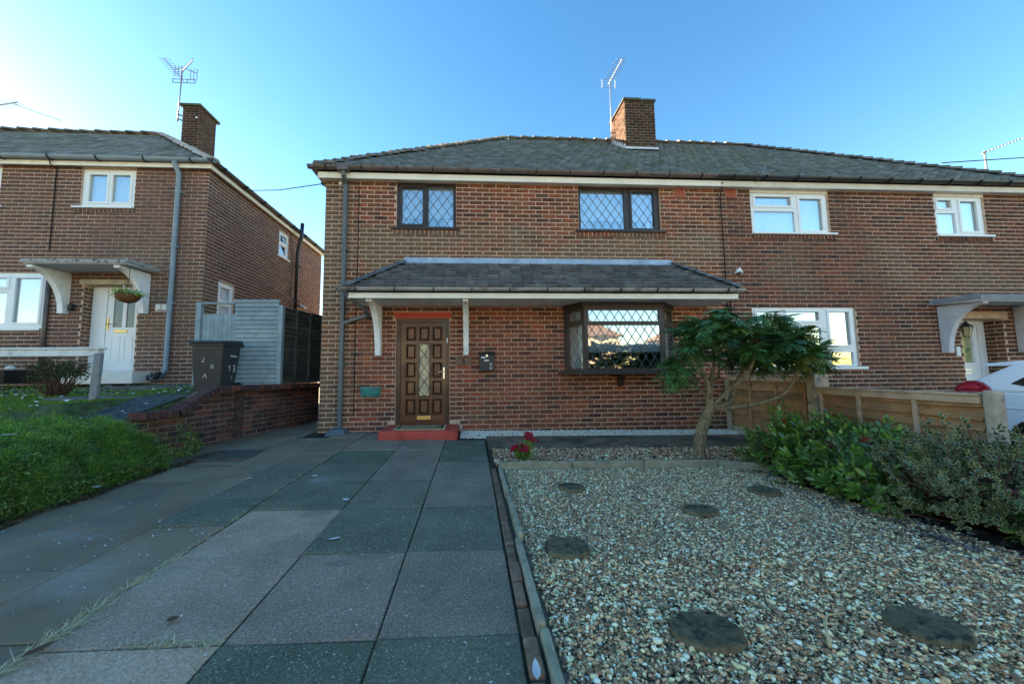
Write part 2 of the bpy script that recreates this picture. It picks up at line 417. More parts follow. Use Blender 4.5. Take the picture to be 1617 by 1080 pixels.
m_photinia_r = mat('red_young_leaf', [(.22,.03,.025), (.16,.05,.03)], .35, trans=.15)
m_heath = mat('bank_foliage', [(0.123,0.283,0.041), (0.201,0.396,0.048), (0.284,0.512,0.067), (0.101,0.225,0.046), (0.428,0.567,0.083), (0.159,0.321,0.059)], .6, 3, .25, trans=.2)
m_yleaf = mat('low_leafy_edge', [(0.112,0.169,0.022), (0.180,0.221,0.033), (0.068,0.124,0.022), (0.135,0.156,0.033)], .5, trans=.2)
m_lawn = mat('lawn_grass', [(0.124,0.253,0.026), (0.169,0.308,0.032), (0.101,0.206,0.029), (0.225,0.318,0.051)], .7, trans=.15)
m_dry = mat('dry_grass', [(.62,.54,.36), (.70,.62,.42), (0.450,0.378,0.204), (0.570,0.476,0.264), (0.270,0.266,0.108), (0.390,0.336,0.204)], .85)
m_petal = mat('pale_fallen_leaf', [(.62,.64,.60), (.70,.70,.68), (.50,.50,.44)], .7)
m_brownleaf = mat('brown_fallen_leaf', [(.12,.065,.04)], .8)
m_redflower = mat('crimson_bloom', [(.30,.012,.035), (.40,.02,.06), (.22,.01,.03)], .6)
m_ground = mat('earth_ground', [(0.220,0.209,0.154)], .95, .5, .3, (3, .4, .05))
m_road = mat('asphalt', [(.10,.10,.10)], .9, 2, .2, (90, .5, .01))
m_stepgrey = mat('grey_path_slab', [(.12,.13,.13), (.15,.155,.15)], .9, 5, .25, (60, .5, .005))
m_far = mat('sunlit_render', [(.62,.50,.36)], .85, 2, .1)
m_farroof = mat('far_roof', [(.20,.13,.10)], .85, 3, .2)
m_basket = mat('coir_basket', [(.16,.075,.035)], .95, 20, .3, (80, .7, .01))
m_cable = mat('black_cable', [(.015,.015,.017)], .6)
m_lantern = mat('lantern_glass', [(.32,.26,.14)], .2, 6, .3)

# variegated leaf: green middle, cream margin
def varieg():
    m = mat('variegated_leaf', [(0.020,0.053,0.019), (0.028,0.069,0.022), (0.017,0.044,0.018)], .4, 3, .15, spec=.5)
    nt = m.node_tree; N = nt.nodes; L = nt.links
    b = N['Principled BSDF']
    src = b.inputs['Base Color'].links[0].from_socket
    a = N.new('ShaderNodeAttribute'); a.attribute_name = 'edge'
    mr = N.new('ShaderNodeMapRange'); L.new(a.outputs['Fac'], mr.inputs[0])
    mr.inputs[1].default_value = .50; mr.inputs[2].default_value = .80
    mx = N.new('ShaderNodeMix'); mx.data_type = 'RGBA'
    L.new(mr.outputs[0], mx.inputs[0]); L.new(src, mx.inputs[6]); mx.inputs[7].default_value = (.46,.43,.18,1)
    L.new(mx.outputs[2], b.inputs['Base Color'])
    return m
m_varieg = varieg()

def gz(x, y):
    return .02*y - .013*max(0.0, x-1.0)
def gzn(x, y):
    return .02*y - .013*np.maximum(0.0, x-1.0)
# ------------------------------------------------------------------ building kit
def frame(p0, p1):
    """u runs from p0 to p1 in plan, d is the distance out of the wall to the right of that walk"""
    p0 = Vector((p0[0], p0[1], 0)); p1 = Vector((p1[0], p1[1], 0))
    u = (p1-p0).normalized(); n = Vector((u.y, -u.x, 0))
    return lambda a, d, z: (p0.x+u.x*a+n.x*d, p0.y+u.y*a+n.y*d, z)

def facade(y0):
    return lambda a, d, z: (a, y0-d, z)

def plate(mb, u0, u1, z0, z1, holes, d0, d1, outer=True, rnd=.5):
    """a flat slab with rectangular holes; front at d1, back at d0"""
    us = sorted({u0, u1, *[min(max(h[i], u0), u1) for h in holes for i in (0, 1)]})
    zs = sorted({z0, z1, *[min(max(h[i], z0), z1) for h in holes for i in (2, 3)]})
    for i in range(len(us)-1):
        for j in range(len(zs)-1):
            cu = (us[i]+us[i+1])/2; cz = (zs[j]+zs[j+1])/2
            if any(h[0] < cu < h[1] and h[2] < cz < h[3] for h in holes): continue
            mb.add([(us[i],d1,zs[j]), (us[i+1],d1,zs[j]), (us[i+1],d1,zs[j+1]), (us[i],d1,zs[j+1])], [(0,1,2,3)], rnd)
    loops = [(h[0], h[1], h[2], h[3]) for h in holes]
    if outer: loops.append((u0, u1, z0, z1))
    for a, b, c, e in loops:
        mb.add([(a,d0,c),(b,d0,c),(b,d0,e),(a,d0,e),(a,d1,c),(b,d1,c),(b,d1,e),(a,d1,e)],
               [(0,1,5,4),(1,2,6,5),(2,3,7,6),(3,0,4,7)], rnd)
    return mb

def brick_cells(u0, u1, z0, z1, openings, ph, pv, mt, shift=0.0):
    out = []
    k = 0
    z = z0
    while z+pv*0.5 < z1:
        za, zb = z, min(z+pv-mt, z1)
        u = u0-ph*(.5 if k % 2 else 0)-shift
        while u < u1:
            segs = [(max(u, u0), min(u+ph-mt, u1))]
            for o in openings:
                if min(zb, o[3])-max(za, o[2]) < .35*(zb-za): continue
                ns = []
                for a, b in segs:
                    if o[1] <= a or o[0] >= b: ns.append((a, b)); continue
                    if a < o[0]-mt: ns.append((a, o[0]-mt*.3))
                    if b > o[1]+mt: ns.append((o[1]+mt*.3, b))
                segs = ns
            for a, b in segs:
                if b-a > .035: out.append((a, b, za, zb, abs(b-a-(ph-mt)) < 1e-6 and zb-za > pv-mt-1e-6))
            u += ph
        z += pv; k += 1
    return out

def bricks(wall, T, cells, material, proud=.009, n_ind=300, prefer=None, name='brick', size=None):
    """the n_ind best cells become objects on one shared mesh, the others one joined mesh"""
    full = [c for c in cells if c[4]]
    def key(c):
        p = Vector(T((c[0]+c[1])/2, 0, (c[2]+c[3])/2))
        return (p-CAM).length+(0 if prefer is None or prefer(p) else 50)
    full.sort(key=key)
    pick = full[:n_ind]
    ps = set((c[0], c[2]) for c in pick)
    rest = [c for c in cells if not (c[4] and (c[0], c[2]) in ps)]
    if pick:
        c = pick[0]; lu = c[1]-c[0]; lz = c[3]-c[2]
        o0 = Vector(T(0, 0, 0)); ux = Vector(T(1, 0, 0))-o0; dx = Vector(T(0, 1, 0))-o0
        mb = MB(lambda a, d, z: tuple(ux*a+dx*d+Vector((0, 0, z))))
        e = .006
        mb.add([(-lu/2,-.01,-lz/2),(lu/2,-.01,-lz/2),(lu/2,-.01,lz/2),(-lu/2,-.01,lz/2),
                (-lu/2+e,proud,-lz/2+e),(lu/2-e,proud,-lz/2+e),(lu/2-e,proud,lz/2-e),(-lu/2+e,proud,lz/2-e),
                (-lu/2,proud-e*.7,-lz/2),(lu/2,proud-e*.7,-lz/2),(lu/2,proud-e*.7,lz/2),(-lu/2,proud-e*.7,lz/2)],
               [(4,5,6,7),(0,1,9,8),(1,2,10,9),(2,3,11,10),(3,0,8,11),(8,9,5,4),(9,10,6,5),(10,11,7,6),(11,8,4,7)], 0.0)
        o = mb.build('brick_shape', material)
        me = o.data; bpy.data.objects.remove(o)
        for c in pick:
            inst(name, me, wall, T((c[0]+c[1])/2, random.uniform(-.0025, .0025), (c[2]+c[3])/2))
    if rest:
        vs = []; fs = []; rn = []
        for c in rest:
            a, b, z0, z1 = c[:4]
            p = proud+random.uniform(-.003, .003); n = len(vs); e = .005
            for (uu, d, zz) in ((a,-.01,z0),(b,-.01,z0),(b,-.01,z1),(a,-.01,z1),(a+e,p,z0+e),(b-e,p,z0+e),(b-e,p,z1-e),(a+e,p,z1-e)):
                vs.append(T(uu, d, zz))
            fs += [(n+4,n+5,n+6,n+7),(n,n+1,n+5,n+4),(n+1,n+2,n+6,n+5),(n+2,n+3,n+7,n+6),(n+3,n,n+4,n+7)]
            rn += [random.random()]*5
        np_mesh('brickwork', vs, fs, material, rn, parent=wall, kind='stuff', n=4)

def soldier_cells(u0, u1, z0, z1, w=.088, mt=.013):
    n = max(1, round((u1-u0)/w)); s = (u1-u0)/n
    return [(u0+i*s+mt/2, u0+(i+1)*s-mt/2, z0, z1, False) for i in range(n)]

def lattice(name, T, parent, u0, u1, z0, z1, d, w=.185, h=.262, t=.010, ou=0.0, material=None):
    mb = MB(T)
    sl = h/w
    for sg in (1, -1):
        k0 = -60
        for k in range(-60, 61):
            # line z = zc + sg*sl*(u-u0) + k*h
            zc = z0+k*h+ou*h
            pts = []
            for uu in (u0, u1):
                zz = zc+sg*sl*(uu-u0)
                if z0 <= zz <= z1: pts.append((uu, zz))
            for zz in (z0, z1):
                uu = u0+(zz-zc)/(sg*sl)
                if u0 < uu < u1: pts.append((uu, zz))
            if len(pts) >= 2:
                a, b = pts[0], pts[1]
                if math.hypot(a[0]-b[0], a[1]-b[1]) < .02: continue
                du, dz = b[0]-a[0], b[1]-a[1]; ln = math.hypot(du, dz); nu, nz = -dz/ln*t/2, du/ln*t/2
                mb.add([(a[0]+nu,d,a[1]+nz),(a[0]-nu,d,a[1]-nz),(b[0]-nu,d,b[1]-nz),(b[0]+nu,d,b[1]+nz),
                        (a[0]+nu,d+.006,a[1]+nz),(a[0]-nu,d+.006,a[1]-nz),(b[0]-nu,d+.006,b[1]-nz),(b[0]+nu,d+.006,b[1]+nz)],
                       [(4,5,6,7),(0,1,5,4),(2,3,7,6)])
    return mb.build(name, material or m_came, parent, fix=False)

def window(parent, T, u0, u1, z0, z1, lights, fmat, glass, d=-.05, fd=.07, sash=(), lat=None, inner=(), sill=None, smat=None, name='window', label=None):
    """frame mesh with panes, sashes, lattices and curtains as its children; lights are (u0,u1,z0,z1)"""
    w = plate(MB(T), u0, u1, z0, z1, lights, d-fd, d).build(name, fmat, parent, bevel=.006)
    if label: w['label'] = label
    for i, l in enumerate(lights):
        g = d-.03
        l2 = l
        if i in sash:
            s = .035
            big = (l[0]-s, l[1]+s, l[2]-s, l[3]+s)
            plate(MB(T), *big, [(l[0]+.012, l[1]-.012, l[2]+.012, l[3]-.012)], d-.02, d+.018).build('sash', fmat, w, bevel=.005)
        MB(T).quad((l[0],g,l[2]), (l[1],g,l[2]), (l[1],g,l[3]), (l[0],g,l[3])).build('pane', glass, w, fix=False)
        if lat: lattice('lead_lattice', T, w, *l2, g+.004, ou=random.random(), **lat)
    for nm, mt_, a, b, c, e, dep in inner:
        n = max(2, int((b-a)/.035)); vs = []; fs = []
        for k in range(n+1):
            uu = a+(b-a)*k/n; dd = dep+(.014*math.sin(k*1.9)+.006*math.sin(k*.7) if 'curtain' in nm else 0)
            vs += [T(uu, dd, c), T(uu, dd, e)]
        for k in range(n): fs.append((2*k, 2*k+2, 2*k+3, 2*k+1))
        np_mesh(nm, vs, fs, mt_, [.5]*len(fs), parent=w, n=4, smooth=True)
    if sill:
        su0, su1, sz0, sz1, sd = sill
        MB(T).box(su0, su1, d-.02, sd, sz0, sz1).build('sill', smat or fmat, w, bevel=.006)
    return w

def gutter(parent, a, b, r, material, clips=0, clip_from=0, name='gutter'):
    """half round gutter between two points (centre of the open top)"""
    a = Vector(a); b = Vector(b); d = (b-a).normalized(); s = Vector((d.y, -d.x, 0))
    vs = []; fs = []; n = 9; prof = []
    for k in range(n): 
        t = math.pi*k/(n-1); prof.append((math.cos(t)*r, -math.sin(t)*r))
    for k in range(n-1, -1, -1):
        t = math.pi*k/(n-1); prof.append((math.cos(t)*(r-.006), -math.sin(t)*(r-.006)))
    m = len(prof)
    for p in (a, b):
        for (x, z) in prof: vs.append(p+s*x+Vector((0,0,z)))
    fs = [(i, (i+1) % m, (i+1) % m+m, i+m) for i in range(m)]
    g = MB().add(vs, fs)
    for p in (a, b):
        g.add([p+s*math.cos(math.pi*k/8)*r+Vector((0,0,-math.sin(math.pi*k/8)*r)) for k in range(9)], [tuple(range(9))])
    o = g.build(name, material, parent, smooth=False)
    for i in range(clips):
        t = (i+.5)/clips
        p = a.lerp(b, t)
        mb = MB()
        for k in range(7):
            t0 = math.pi*k/7; t1 = math.pi*(k+1)/7; rr = r+.008
            mb.bar(p+s*math.cos(t0)*rr+Vector((0,0,-math.sin(t0)*rr)), p+s*math.cos(t1)*rr+Vector((0,0,-math.sin(t1)*rr)), .045, .012, tuple(d))
        mb.build('gutter_clip', m_black, o)
    return o

def downpipe(parent, pts, r, material, square=False, clips=(), name='downpipe'):
    mb = MB()
    if square:
        for p, q in zip(pts[:-1], pts[1:]): mb.bar(p, q, 2*r, 2*r, (0,1,0))
    else:
        mb.tube(pts, r, 10)
    o = mb.build(name, material, parent, smooth=not square, bevel=.006 if square else 0)
    for (x, y, z) in clips:
        c = MB()
        if square: c.box(x-r-.018, x+r+.018, y-r-.012, y+r+.05, z-.03, z+.03)
        else: c.tube([(x, y, z-.03), (x, y, z+.03)], r+.012, 10).box(x-r-.03, x+r+.03, y+r*.4, y+r+.02, z-.015, z+.015)
        c.build('pipe_clip', material, o)
    return o

def tile_slope(name, parent, p00, p10, p01, p11, nrow, tw, material, thick=.022, kind='stuff', jit=.006):
    """tiles over the quad p00-p10 (eave) .. p01-p11 (top); each tile is a thin slab with a raised lower edge"""
    p00, p10, p01, p11 = map(Vector, (p00, p10, p01, p11))
    nrm = (p10-p00).cross(p01-p00).normalized()
    if nrm.z < 0: nrm = -nrm
    vs = []; fs = []; rn = []
    for k in range(nrow):
        s0 = k/nrow; s1 = min(1, (k+1.12)/nrow)
        a0 = p00.lerp(p01, s0); b0 = p10.lerp(p11, s0); a1 = p00.lerp(p01, s1); b1 = p10.lerp(p11, s1)
        L0 = (b0-a0).length
        if L0 < .05: continue
        dr = (b0-a0).normalized()
        # tiles march in absolute position along the eave direction
        base = (a0-p00).dot(dr)
        i0 = math.floor((base)/tw-(.5 if k % 2 else 0))
        t = i0*tw+(tw*.5 if k % 2 else 0)
        up_ = ((p01-p00)-dr*(p01-p00).dot(dr))*(s1-s0)
        la1 = (a1-p00).dot(dr); lb1 = (b1-p00).dot(dr); la0 = base; lb0 = base+L0
        while t < lb0:
            x0, x1 = max(t+.003, la0), min(t+tw-.003, lb0)
            t += tw
            if x1-x0 < .02: continue
            y0 = max(x0, la1); y1 = min(x1, lb1)
            if y1 < y0: y0 = y1 = (y0+y1)/2
            o = p00+(a0-p00)-dr*la0
            h = thick*2.2+random.uniform(-jit, jit); hh = random.uniform(0, .004)
            lift = random.uniform(-.012, .012)*tw*3
            q = [o+dr*x0, o+dr*x1, o+up_+dr*y1, o+up_+dr*y0]
            n = len(vs)
            vs += [q[0], q[1], q[2], q[3], q[0]+nrm*(h+lift*.3), q[1]+nrm*(h-lift*.3), q[2]+nrm*(thick*.6+hh), q[3]+nrm*(thick*.6+hh)]
            fs += [(n+4,n+5,n+6,n+7), (n,n+1,n+5,n+4), (n+1,n+2,n+6,n+5), (n+3,n,n+4,n+7)]
            rn += [random.random()]*4
    return np_mesh(name, [tuple(v) for v in vs], fs, material, rn, parent=parent, kind=kind, n=4)

def ridge_tiles(parent, a, b, n, r, material, name='ridge_tile', step=.018, flat=.75):
    a = Vector(a); b = Vector(b); d = (b-a)/n; L = d.length
    mb = MB()
    prof = [(math.cos(math.pi*k/8)*r, math.sin(math.pi*k/8)*r*flat) for k in range(9)]
    vs = []
    for x, g in ((-L*.06, 1.22), (L*1.04, .80)):
        for p in prof: vs.append((x, p[0]*g, p[1]*g))
    fs = [(i, i+1, i+10, i+9) for i in range(8)]+[tuple(range(9)), tuple(range(17, 8, -1))]
    o = mb.add(vs, fs, 0.0).build(name, material)
    me = o.data; bpy.data.objects.remove(o)
    q = d.to_track_quat('X', 'Z').to_euler()
    for i in range(n):
        inst(name, me, parent, a+d*i+Vector((0,0,random.uniform(-.008, .012))), (q[0]+random.uniform(-.05,.05), q[1]+random.uniform(-.03,.03), q[2]+random.uniform(-.03,.03)))

def corbel_profile(depth, ztop, zbot, toe=.13, lip=.06, n=12):
    P = [(0, ztop), (-depth, ztop), (-depth, ztop-lip)]
    a = depth-toe; b = (ztop-lip)-zbot
    for k in range(1, n+1):
        t = math.pi/2*k/n
        P.append((-depth+a*math.sin(t), zbot+b*math.cos(t)))
    P.append((0, zbot))
    return P

def corbel(parent, y0, x0, x1, depth, ztop, zbot, material, name='bracket', trim=None, face=None):
    prof = [(y0+a, z) for a, z in corbel_profile(depth, ztop, zbot)]
    o = MB().prism(prof, 'x', x0, x1).build(name, material, parent, bevel=.008)
    if trim:   # beads along the front edge
        for xx in (x0+.022, x1-.022):
            pts = [(xx, y, z) for y, z in prof[2:-1]]
            MB().tube([(p[0], p[1]-.004, p[2]) for p in pts], .009, 6).build('bead', trim, o, smooth=True)
    return o

def text_mesh(body, size, material, name, parent, loc, rot, extrude=.002, align='CENTER', scale=(1,1,1)):
    cu = bpy.data.curves.new(name, 'FONT'); cu.body = body; cu.size = size; cu.align_x = align; cu.align_y = 'CENTER'
    cu.extrude = extrude
    t = bpy.data.objects.new(name, cu); C.objects.link(t)
    dg = bpy.context.evaluated_depsgraph_get(); dg.update()
    me = bpy.data.meshes.new_from_object(t.evaluated_get(dg))
    bpy.data.objects.remove(t)
    me.materials.clear(); me.materials.append(material)
    o = bpy.data.objects.new(name, me); C.objects.link(o)
    o.parent = parent
    o.location = Vector(loc)-abs_loc(parent) if parent else loc
    o.rotation_euler = rot; o.scale = scale
    return o

def aerial(name, label, base, top, boom_dir, boom_len, nel, el_len, el_dir, group=None, extra=None, refl=True, rad=.016):
    a = empty(name, base, label, 'aerial', group)
    MB().tube([base, top], rad, 8).build('mast', m_metal, a, smooth=True)
    t = Vector(top); bd = Vector(boom_dir).normalized(); ed = Vector(el_dir).normalized()
    s = t-Vector((0,0,.06))
    MB().tube([s-bd*.12, s+bd*boom_len], rad*.8, 6).build('boom', m_metal, a)
    for i in range(nel):
        c = s+bd*(.12+(boom_len-.14)*i/max(1, nel-1)); l = el_len*(1-.25*i/nel)
        MB().tube([c-ed*l/2, c+ed*l/2], rad*.4, 5).build('element', m_metal, a)
    if refl:
        mb = MB(); n = bd.cross(ed).normalized()
        for j in (-1.5, -.5, .5, 1.5): mb.tube([s-bd*.1-ed*el_len*.55+n*j*.09, s-bd*.1+ed*el_len*.55+n*j*.09], rad*.35, 5)
        for j in (-.5, .5): mb.tube([s-bd*.1+ed*el_len*j-n*.15, s-bd*.1+ed*el_len*j+n*.15], rad*.35, 5)
        mb.build('reflector', m_metal, a)
    return a

# ------------------------------------------------------------------ ground, road, paving
E = 1500
def ground_fn():
    mb = MB()
    xs = [-E, -60, -9, 1, 9, 60, E]; ys = [-E, -70, -9, 0, 60, E]
    def h(x, y):
        yy = max(-9, min(0, y)); xx = max(1, min(9, x))
        return gz(xx, yy)-.05
    vs = [(x, y, h(x, y)) for y in ys for x in xs]; n = len(xs)
    fs = [(j*n+i, j*n+i+1, (j+1)*n+i+1, (j+1)*n+i) for j in range(len(ys)-1) for i in range(n-1)]
    return mb.add(vs, fs).build('ground', m_ground, fix=False, kind='structure')
ground_fn()
MB().box(-300, 300, -19, -11, -.30, -.225).build('road', m_road, kind='structure')

# driveway: joint bed with every slab a part of it
drive = MB().add([(-2.2,-9,gz(0,-9)-.012), (-.2,-9,gz(0,-9)-.012), (3.16,-9,gz(3,-9)-.012), (3.16,-.02,gz(3,0)-.012), (-.2,-.02,gz(0,0)-.012), (-.2,-2.3,gz(0,-2.3)-.012), (-2.2,-2.3,gz(0,-2.3)-.012)], [(0,1,5,6),(1,2,3,4,5)]).build('driveway', m_joint, kind='structure', fix=False)
def slab(x0, x1, y0, y1, rnd, material, name='paving_slab', gap=.006, th=.05, dz=None, parent=drive):
    dz = random.uniform(-.004, .004) if dz is None else dz
    g = gap*.75; P = [(x0+g, y0+g), (x1-g, y0+g), (x1-g, y1-g), (x0+g, y1-g)]
    tilt = [random.uniform(-.0055, .0055) for _ in P]; b = .007
    mb = MB()
    lo = [(x, y, gz(x, y)-th) for x, y in P]
    mid = [(x, y, gz(x, y)+dz+t-b) for (x, y), t in zip(P, tilt)]
    cx, cy = (x0+x1)/2, (y0+y1)/2
    top = [(x+math.copysign(b, cx-x), y+math.copysign(b, cy-y), gz(x, y)+dz+t) for (x, y), t in zip(P, tilt)]
    f = [(8,9,10,11)]
    for i in range(4):
        j = (i+1) % 4; f += [(i, j, j+4, i+4), (i+4, j+4, j+8, i+8)]
    return mb.add(lo+mid+top, f, rnd).build(name, material, parent)
DK, GR, MG, LG, TN = .0, .2, .45, .72, 1.0
rows = [-.10, -.80, -1.52, -2.24, -2.96, -3.75, -4.545, -5.34, -6.13, -6.92, -7.7, -8.5]
colc = [MG, DK, DK, .35, .42, .15, .42, .10, .3, .2, .4]
colb = [MG, .45, .42, .42, GR, .12, .52, .05, .4, .2, .5]
cola = [MG, .5, .05, .15, .1, .85, .75, .95, .6, .5, .6]
for i in range(len(rows)-1):
    y1, y0 = rows[i], rows[i+1]
    if i > 0 or True:
        slab(2.455, 3.13, y0, y1, colc[i], m_slab) if i > 0 else slab(.955, 1.295, -.80, -.06, MG, m_slab)
        if i > 0: slab(1.755, 2.455, y0 if i != 1 else y0, y1 if i > 1 else -.83, colb[i], m_slab)
        if i > 0: slab(.955, 1.755, y0, y1, cola[i], m_slab)
rl = [-.05, -.55, -1.12, -1.70, -2.26, -2.84, -3.44, -4.05, -4.66, -5.28, -5.9, -6.5, -7.1, -7.7, -8.4]
L1 = [.7, .6, .55, .5, .1, .2, .06, .8, .7, .6, .6, .6, .6, .6]
for i in range(len(rl)-1):
    y1, y0 = rl[i], rl[i+1]
    green = i in (4, 5, 6)
    slab(.385, .945, y0, y1, L1[i] if green else random.random(), m_slab if green else m_slab_c, gap=.004)
    if i != 3 and i > 0: slab(-.22, .385, y0, y1, random.random(), m_slab_c, gap=.003)
    if i > 3: slab(-.86, -.22, y0, y1, random.random(), m_slab_c, gap=.003)
    if i > 5: slab(-1.5, -.86, y0, y1, random.random(), m_slab_c, gap=.003)
slab(-.16, .385, -2.26, -1.70, .6, m_slab_c, gap=.003)
# side passage between the houses
passage = MB().add([(-1.75,-2.2,-.055), (-.03,-2.2,-.055), (-.03,9,.06), (-.9,9,.06)], [(0,1,2,3)]).build('side_passage', m_slab_c, kind='structure', fix=False)
for i in range(12):
    y0 = -1.22+i*.85
    slab(-.95 if y0 < -.3 else -.80, -.13, y0, y0+.85, random.random(), m_slab_c, gap=.004, parent=passage, dz=-.012)
    if y0 < .6: slab(-1.45+.24*max(0, y0+1.2), -.95 if y0 < -.3 else -.80, y0, y0+.85, random.random(), m_slab_c, gap=.004, parent=passage, dz=-.02)
MB().add([(-1.9,-2.35,-.066),(-.02,-2.35,-.066),(-.02,-.02,-.024),(-1.2,-.02,-.024)],[(0,1,2,3)]).build('concrete_apron', m_slab_c, fix=False, kind='structure')
mh = empty('manhole_cover', (-.52, -1.66, gz(0,-1.66)), 'rusty rectangular drain cover set in the paving by the garden wall', 'drain cover')
plate(MB(lambda a, d, z: (a, z, d)), -.88, -.17, -1.98, -1.36, [(-.82, -.23, -1.92, -1.42)], -.06, -.018).build('cover_frame', m_iron, mh)
lid = MB().box(-.815, -.235, -1.915, -1.425, -.07, -.026).build('lid', m_iron, mh)
mb = MB()
for i in range(9):
    for j in range(7):
        mb.box(-.80+i*.062, -.765+i*.062, -1.90+j*.068, -1.865+j*.068, -.0262, -.0215)
mb.build('tread_stud', m_iron, lid)

# pale edging between drive and gravel
edg = empty('garden_edging', (3.25, -4.5, -.1), 'lichened concrete edging blocks beside the drive, turning along the bed under the tree', 'edging')
for i in range(8):
    y1 = -2.62-i*.91; y0 = y1-.90
    x = 3.225+.012*math.sin(i*2.1)
    MB().box(x, x+.045, y0, y1, -.30, gz(3.3, (y0+y1)/2)+.045+random.uniform(-.006, .006), random.random()).build('edging_block', m_edging, edg, bevel=.012)
for i, (xa, xb, ya, yb) in enumerate([(3.23, 4.14, -2.60, -2.60), (4.15, 5.06, -2.60, -2.60), (5.07, 6.02, -2.60, -2.61), (6.03, 6.62, -2.62, -2.86), (6.63, 7.2, -2.9, -3.4)]):
    mb = MB().bar((xa, ya, gz(xa, ya)-.03), (xb, yb, gz(xb, yb)-.03), .055, .24); mb.rnd = [random.random()]*len(mb.rnd)
    mb.build('edging_block', m_edging, edg, bevel=.01)
rb = empty('brick_edging', (3.18, -4.5, -.1), 'narrow row of worn red bricks along the edge of the slabs', 'edging')
y = -2.3
while y > -8.4:
    l = .21+random.uniform(-.01, .01)
    z = gz(3.15, y)
    MB().box(3.140, 3.204+random.uniform(-.006, .004), y-l, y, z-.08, z+.004+random.uniform(-.008, .008), random.random()).build('brick', m_redge, rb, bevel=.008)
    y -= l+.012

# planting beds
def strip(name, poly, dz, material, kind='structure'):
    return MB().add([(x, y, gz(x, y)+dz) for x, y in poly], [tuple(range(len(poly)))]).build(name, material, fix=False, kind=kind)
strip('gravel_bed', [(3.27,-8.6),(8.0,-8.6),(8.0,-2.7),(3.27,-2.63)], -.022, m_grit)
strip('tree_bed', [(3.14,-2.58),(8.0,-2.58),(8.0,-1.55),(3.14,-1.55)], .012, m_soil)
strip('planting_bed', [(6.3,-8.6),(8.02,-8.6),(8.02,-2.6),(6.3,-2.6)], -.012, m_soil)
strip('old_path', [(3.15,-1.62),(8.0,-1.62),(8.0,-.60),(3.15,-.60)], .016, m_pathstrip)
strip('white_gravel_bed', [(2.665,-.79),(3.16,-.79),(3.16,-.62),(8.1,-.62),(8.1,-.0),(2.665,-.0)], .004, m_soil)

# ------------------------------------------------------------------ pebbles
def ico():
    bm = bmesh.new(); bmesh.ops.create_icosphere(bm, subdivisions=1, radius=1)
    v = np.array([tuple(p.co) for p in bm.verts], np.float32); f = np.array([[w.index for w in q.verts] for q in bm.faces], np.int32)
    bm.free(); return v, f
IV, IF = ico()
IV_, IF_ = IV, IF
OV = np.array([(1,0,0),(-.5,.87,0),(-.5,-.87,0),(.45,.4,.8),(-.5,.1,.85),(.1,-.5,.82)], np.float32)
OF = np.array([(0,3,5),(0,1,3),(1,4,3),(1,2,4),(2,5,4),(2,0,5),(3,4,5)], np.int32)
def pebbles(name, xy, rad, material, zoff, parent=None, flat=(.45, .8), zscatter=.010, lo=False):
    IV, IF = (OV, OF) if lo else (IV_, IF_)
    n = len(xy)
    r = rad
    base = IV[None]*(1+rng.normal(0, .16, (n, len(IV), 1)).astype(np.float32))
    sc = np.stack([r*rng.uniform(.95, 1.5, n), r*rng.uniform(.65, 1.0, n), r*rng.uniform(*flat, n)], -1)
    v = base*sc[:, None, :]
    a = rng.uniform(0, 2*np.pi, n); t = rng.normal(0, .35, n)
    ca, sa, ct, st = np.cos(a), np.sin(a), np.cos(t), np.sin(t)
    y2 = v[..., 1]*ct[:, None]-v[..., 2]*st[:, None]; z2 = v[..., 1]*st[:, None]+v[..., 2]*ct[:, None]
    x3 = v[..., 0]*ca[:, None]-y2*sa[:, None]; y3 = v[..., 0]*sa[:, None]+y2*ca[:, None]
    z0 = gzn(xy[:, 0], xy[:, 1])+zoff+rng.uniform(0, zscatter, n)
    P = np.stack([x3+xy[:, :1], y3+xy[:, 1:2], z2+z0[:, None]], -1).reshape(-1, 3)
    F = (IF[None]+(np.arange(n)*len(IV))[:, None, None]).reshape(-1, 3)
    rn = np.repeat(rng.uniform(0, 1, n), len(IF))
    return np_mesh(name, P, F, material, rn, smooth=True, parent=parent, kind='stuff')
def scatter(x0, x1, y0, y1, n, test=None):
    p = np.stack([rng.uniform(x0, x1, n), rng.uniform(y0, y1, n)], -1)
    if test is not None: p = p[test(p[:, 0], p[:, 1])]
    return p
STEPS = [(3.93, -3.36, .135, .9), (4.90, -4.00, .15, .8), (5.86, -3.55, .15, .9), (3.56, -4.58, .155, .95), (4.02, -5.40, .165, .78), (5.12, -5.42, .17, .8)]
def clear(x, y):
    ok = np.ones(len(x), bool)
    for sx, sy, sr, q in STEPS: ok &= (((x-sx)**2+((y-sy)/q)**2) > (sr*.93)**2) | (rng.uniform(0, 1, len(x)) < .012)
    return ok
def edge_x(y): return 6.55+.12*np.sin(y*2.3)
xy = scatter(3.29, 7.0, -6.2, -2.66, 150000, lambda x, y: (x < edge_x(y)) & clear(x, y) & ((x-2.9) < 1.55*(y+7.45)+.6))
nearm = xy[:, 1] < -4.7
pebbles('gravel', xy[nearm], np.clip(rng.lognormal(math.log(.0066), .40, nearm.sum()), .003, .019), m_pebble, -.010, zscatter=.020)
pebbles('gravel', xy[~nearm], np.clip(rng.lognormal(math.log(.0070), .38, (~nearm).sum()), .003, .018), m_pebble, -.008, zscatter=.018, lo=True)
xy = scatter(2.69, 8.05, -.77, -.05, 9600, lambda x, y: (y > -.60) | (x < 3.14))
pebbles('white_gravel', xy, np.clip(rng.lognormal(math.log(.014), .3, len(xy)), .008, .03), m_pebble_w, .006, lo=True)
xy = scatter(3.2, 8.0, -2.56, -1.60, 9000)
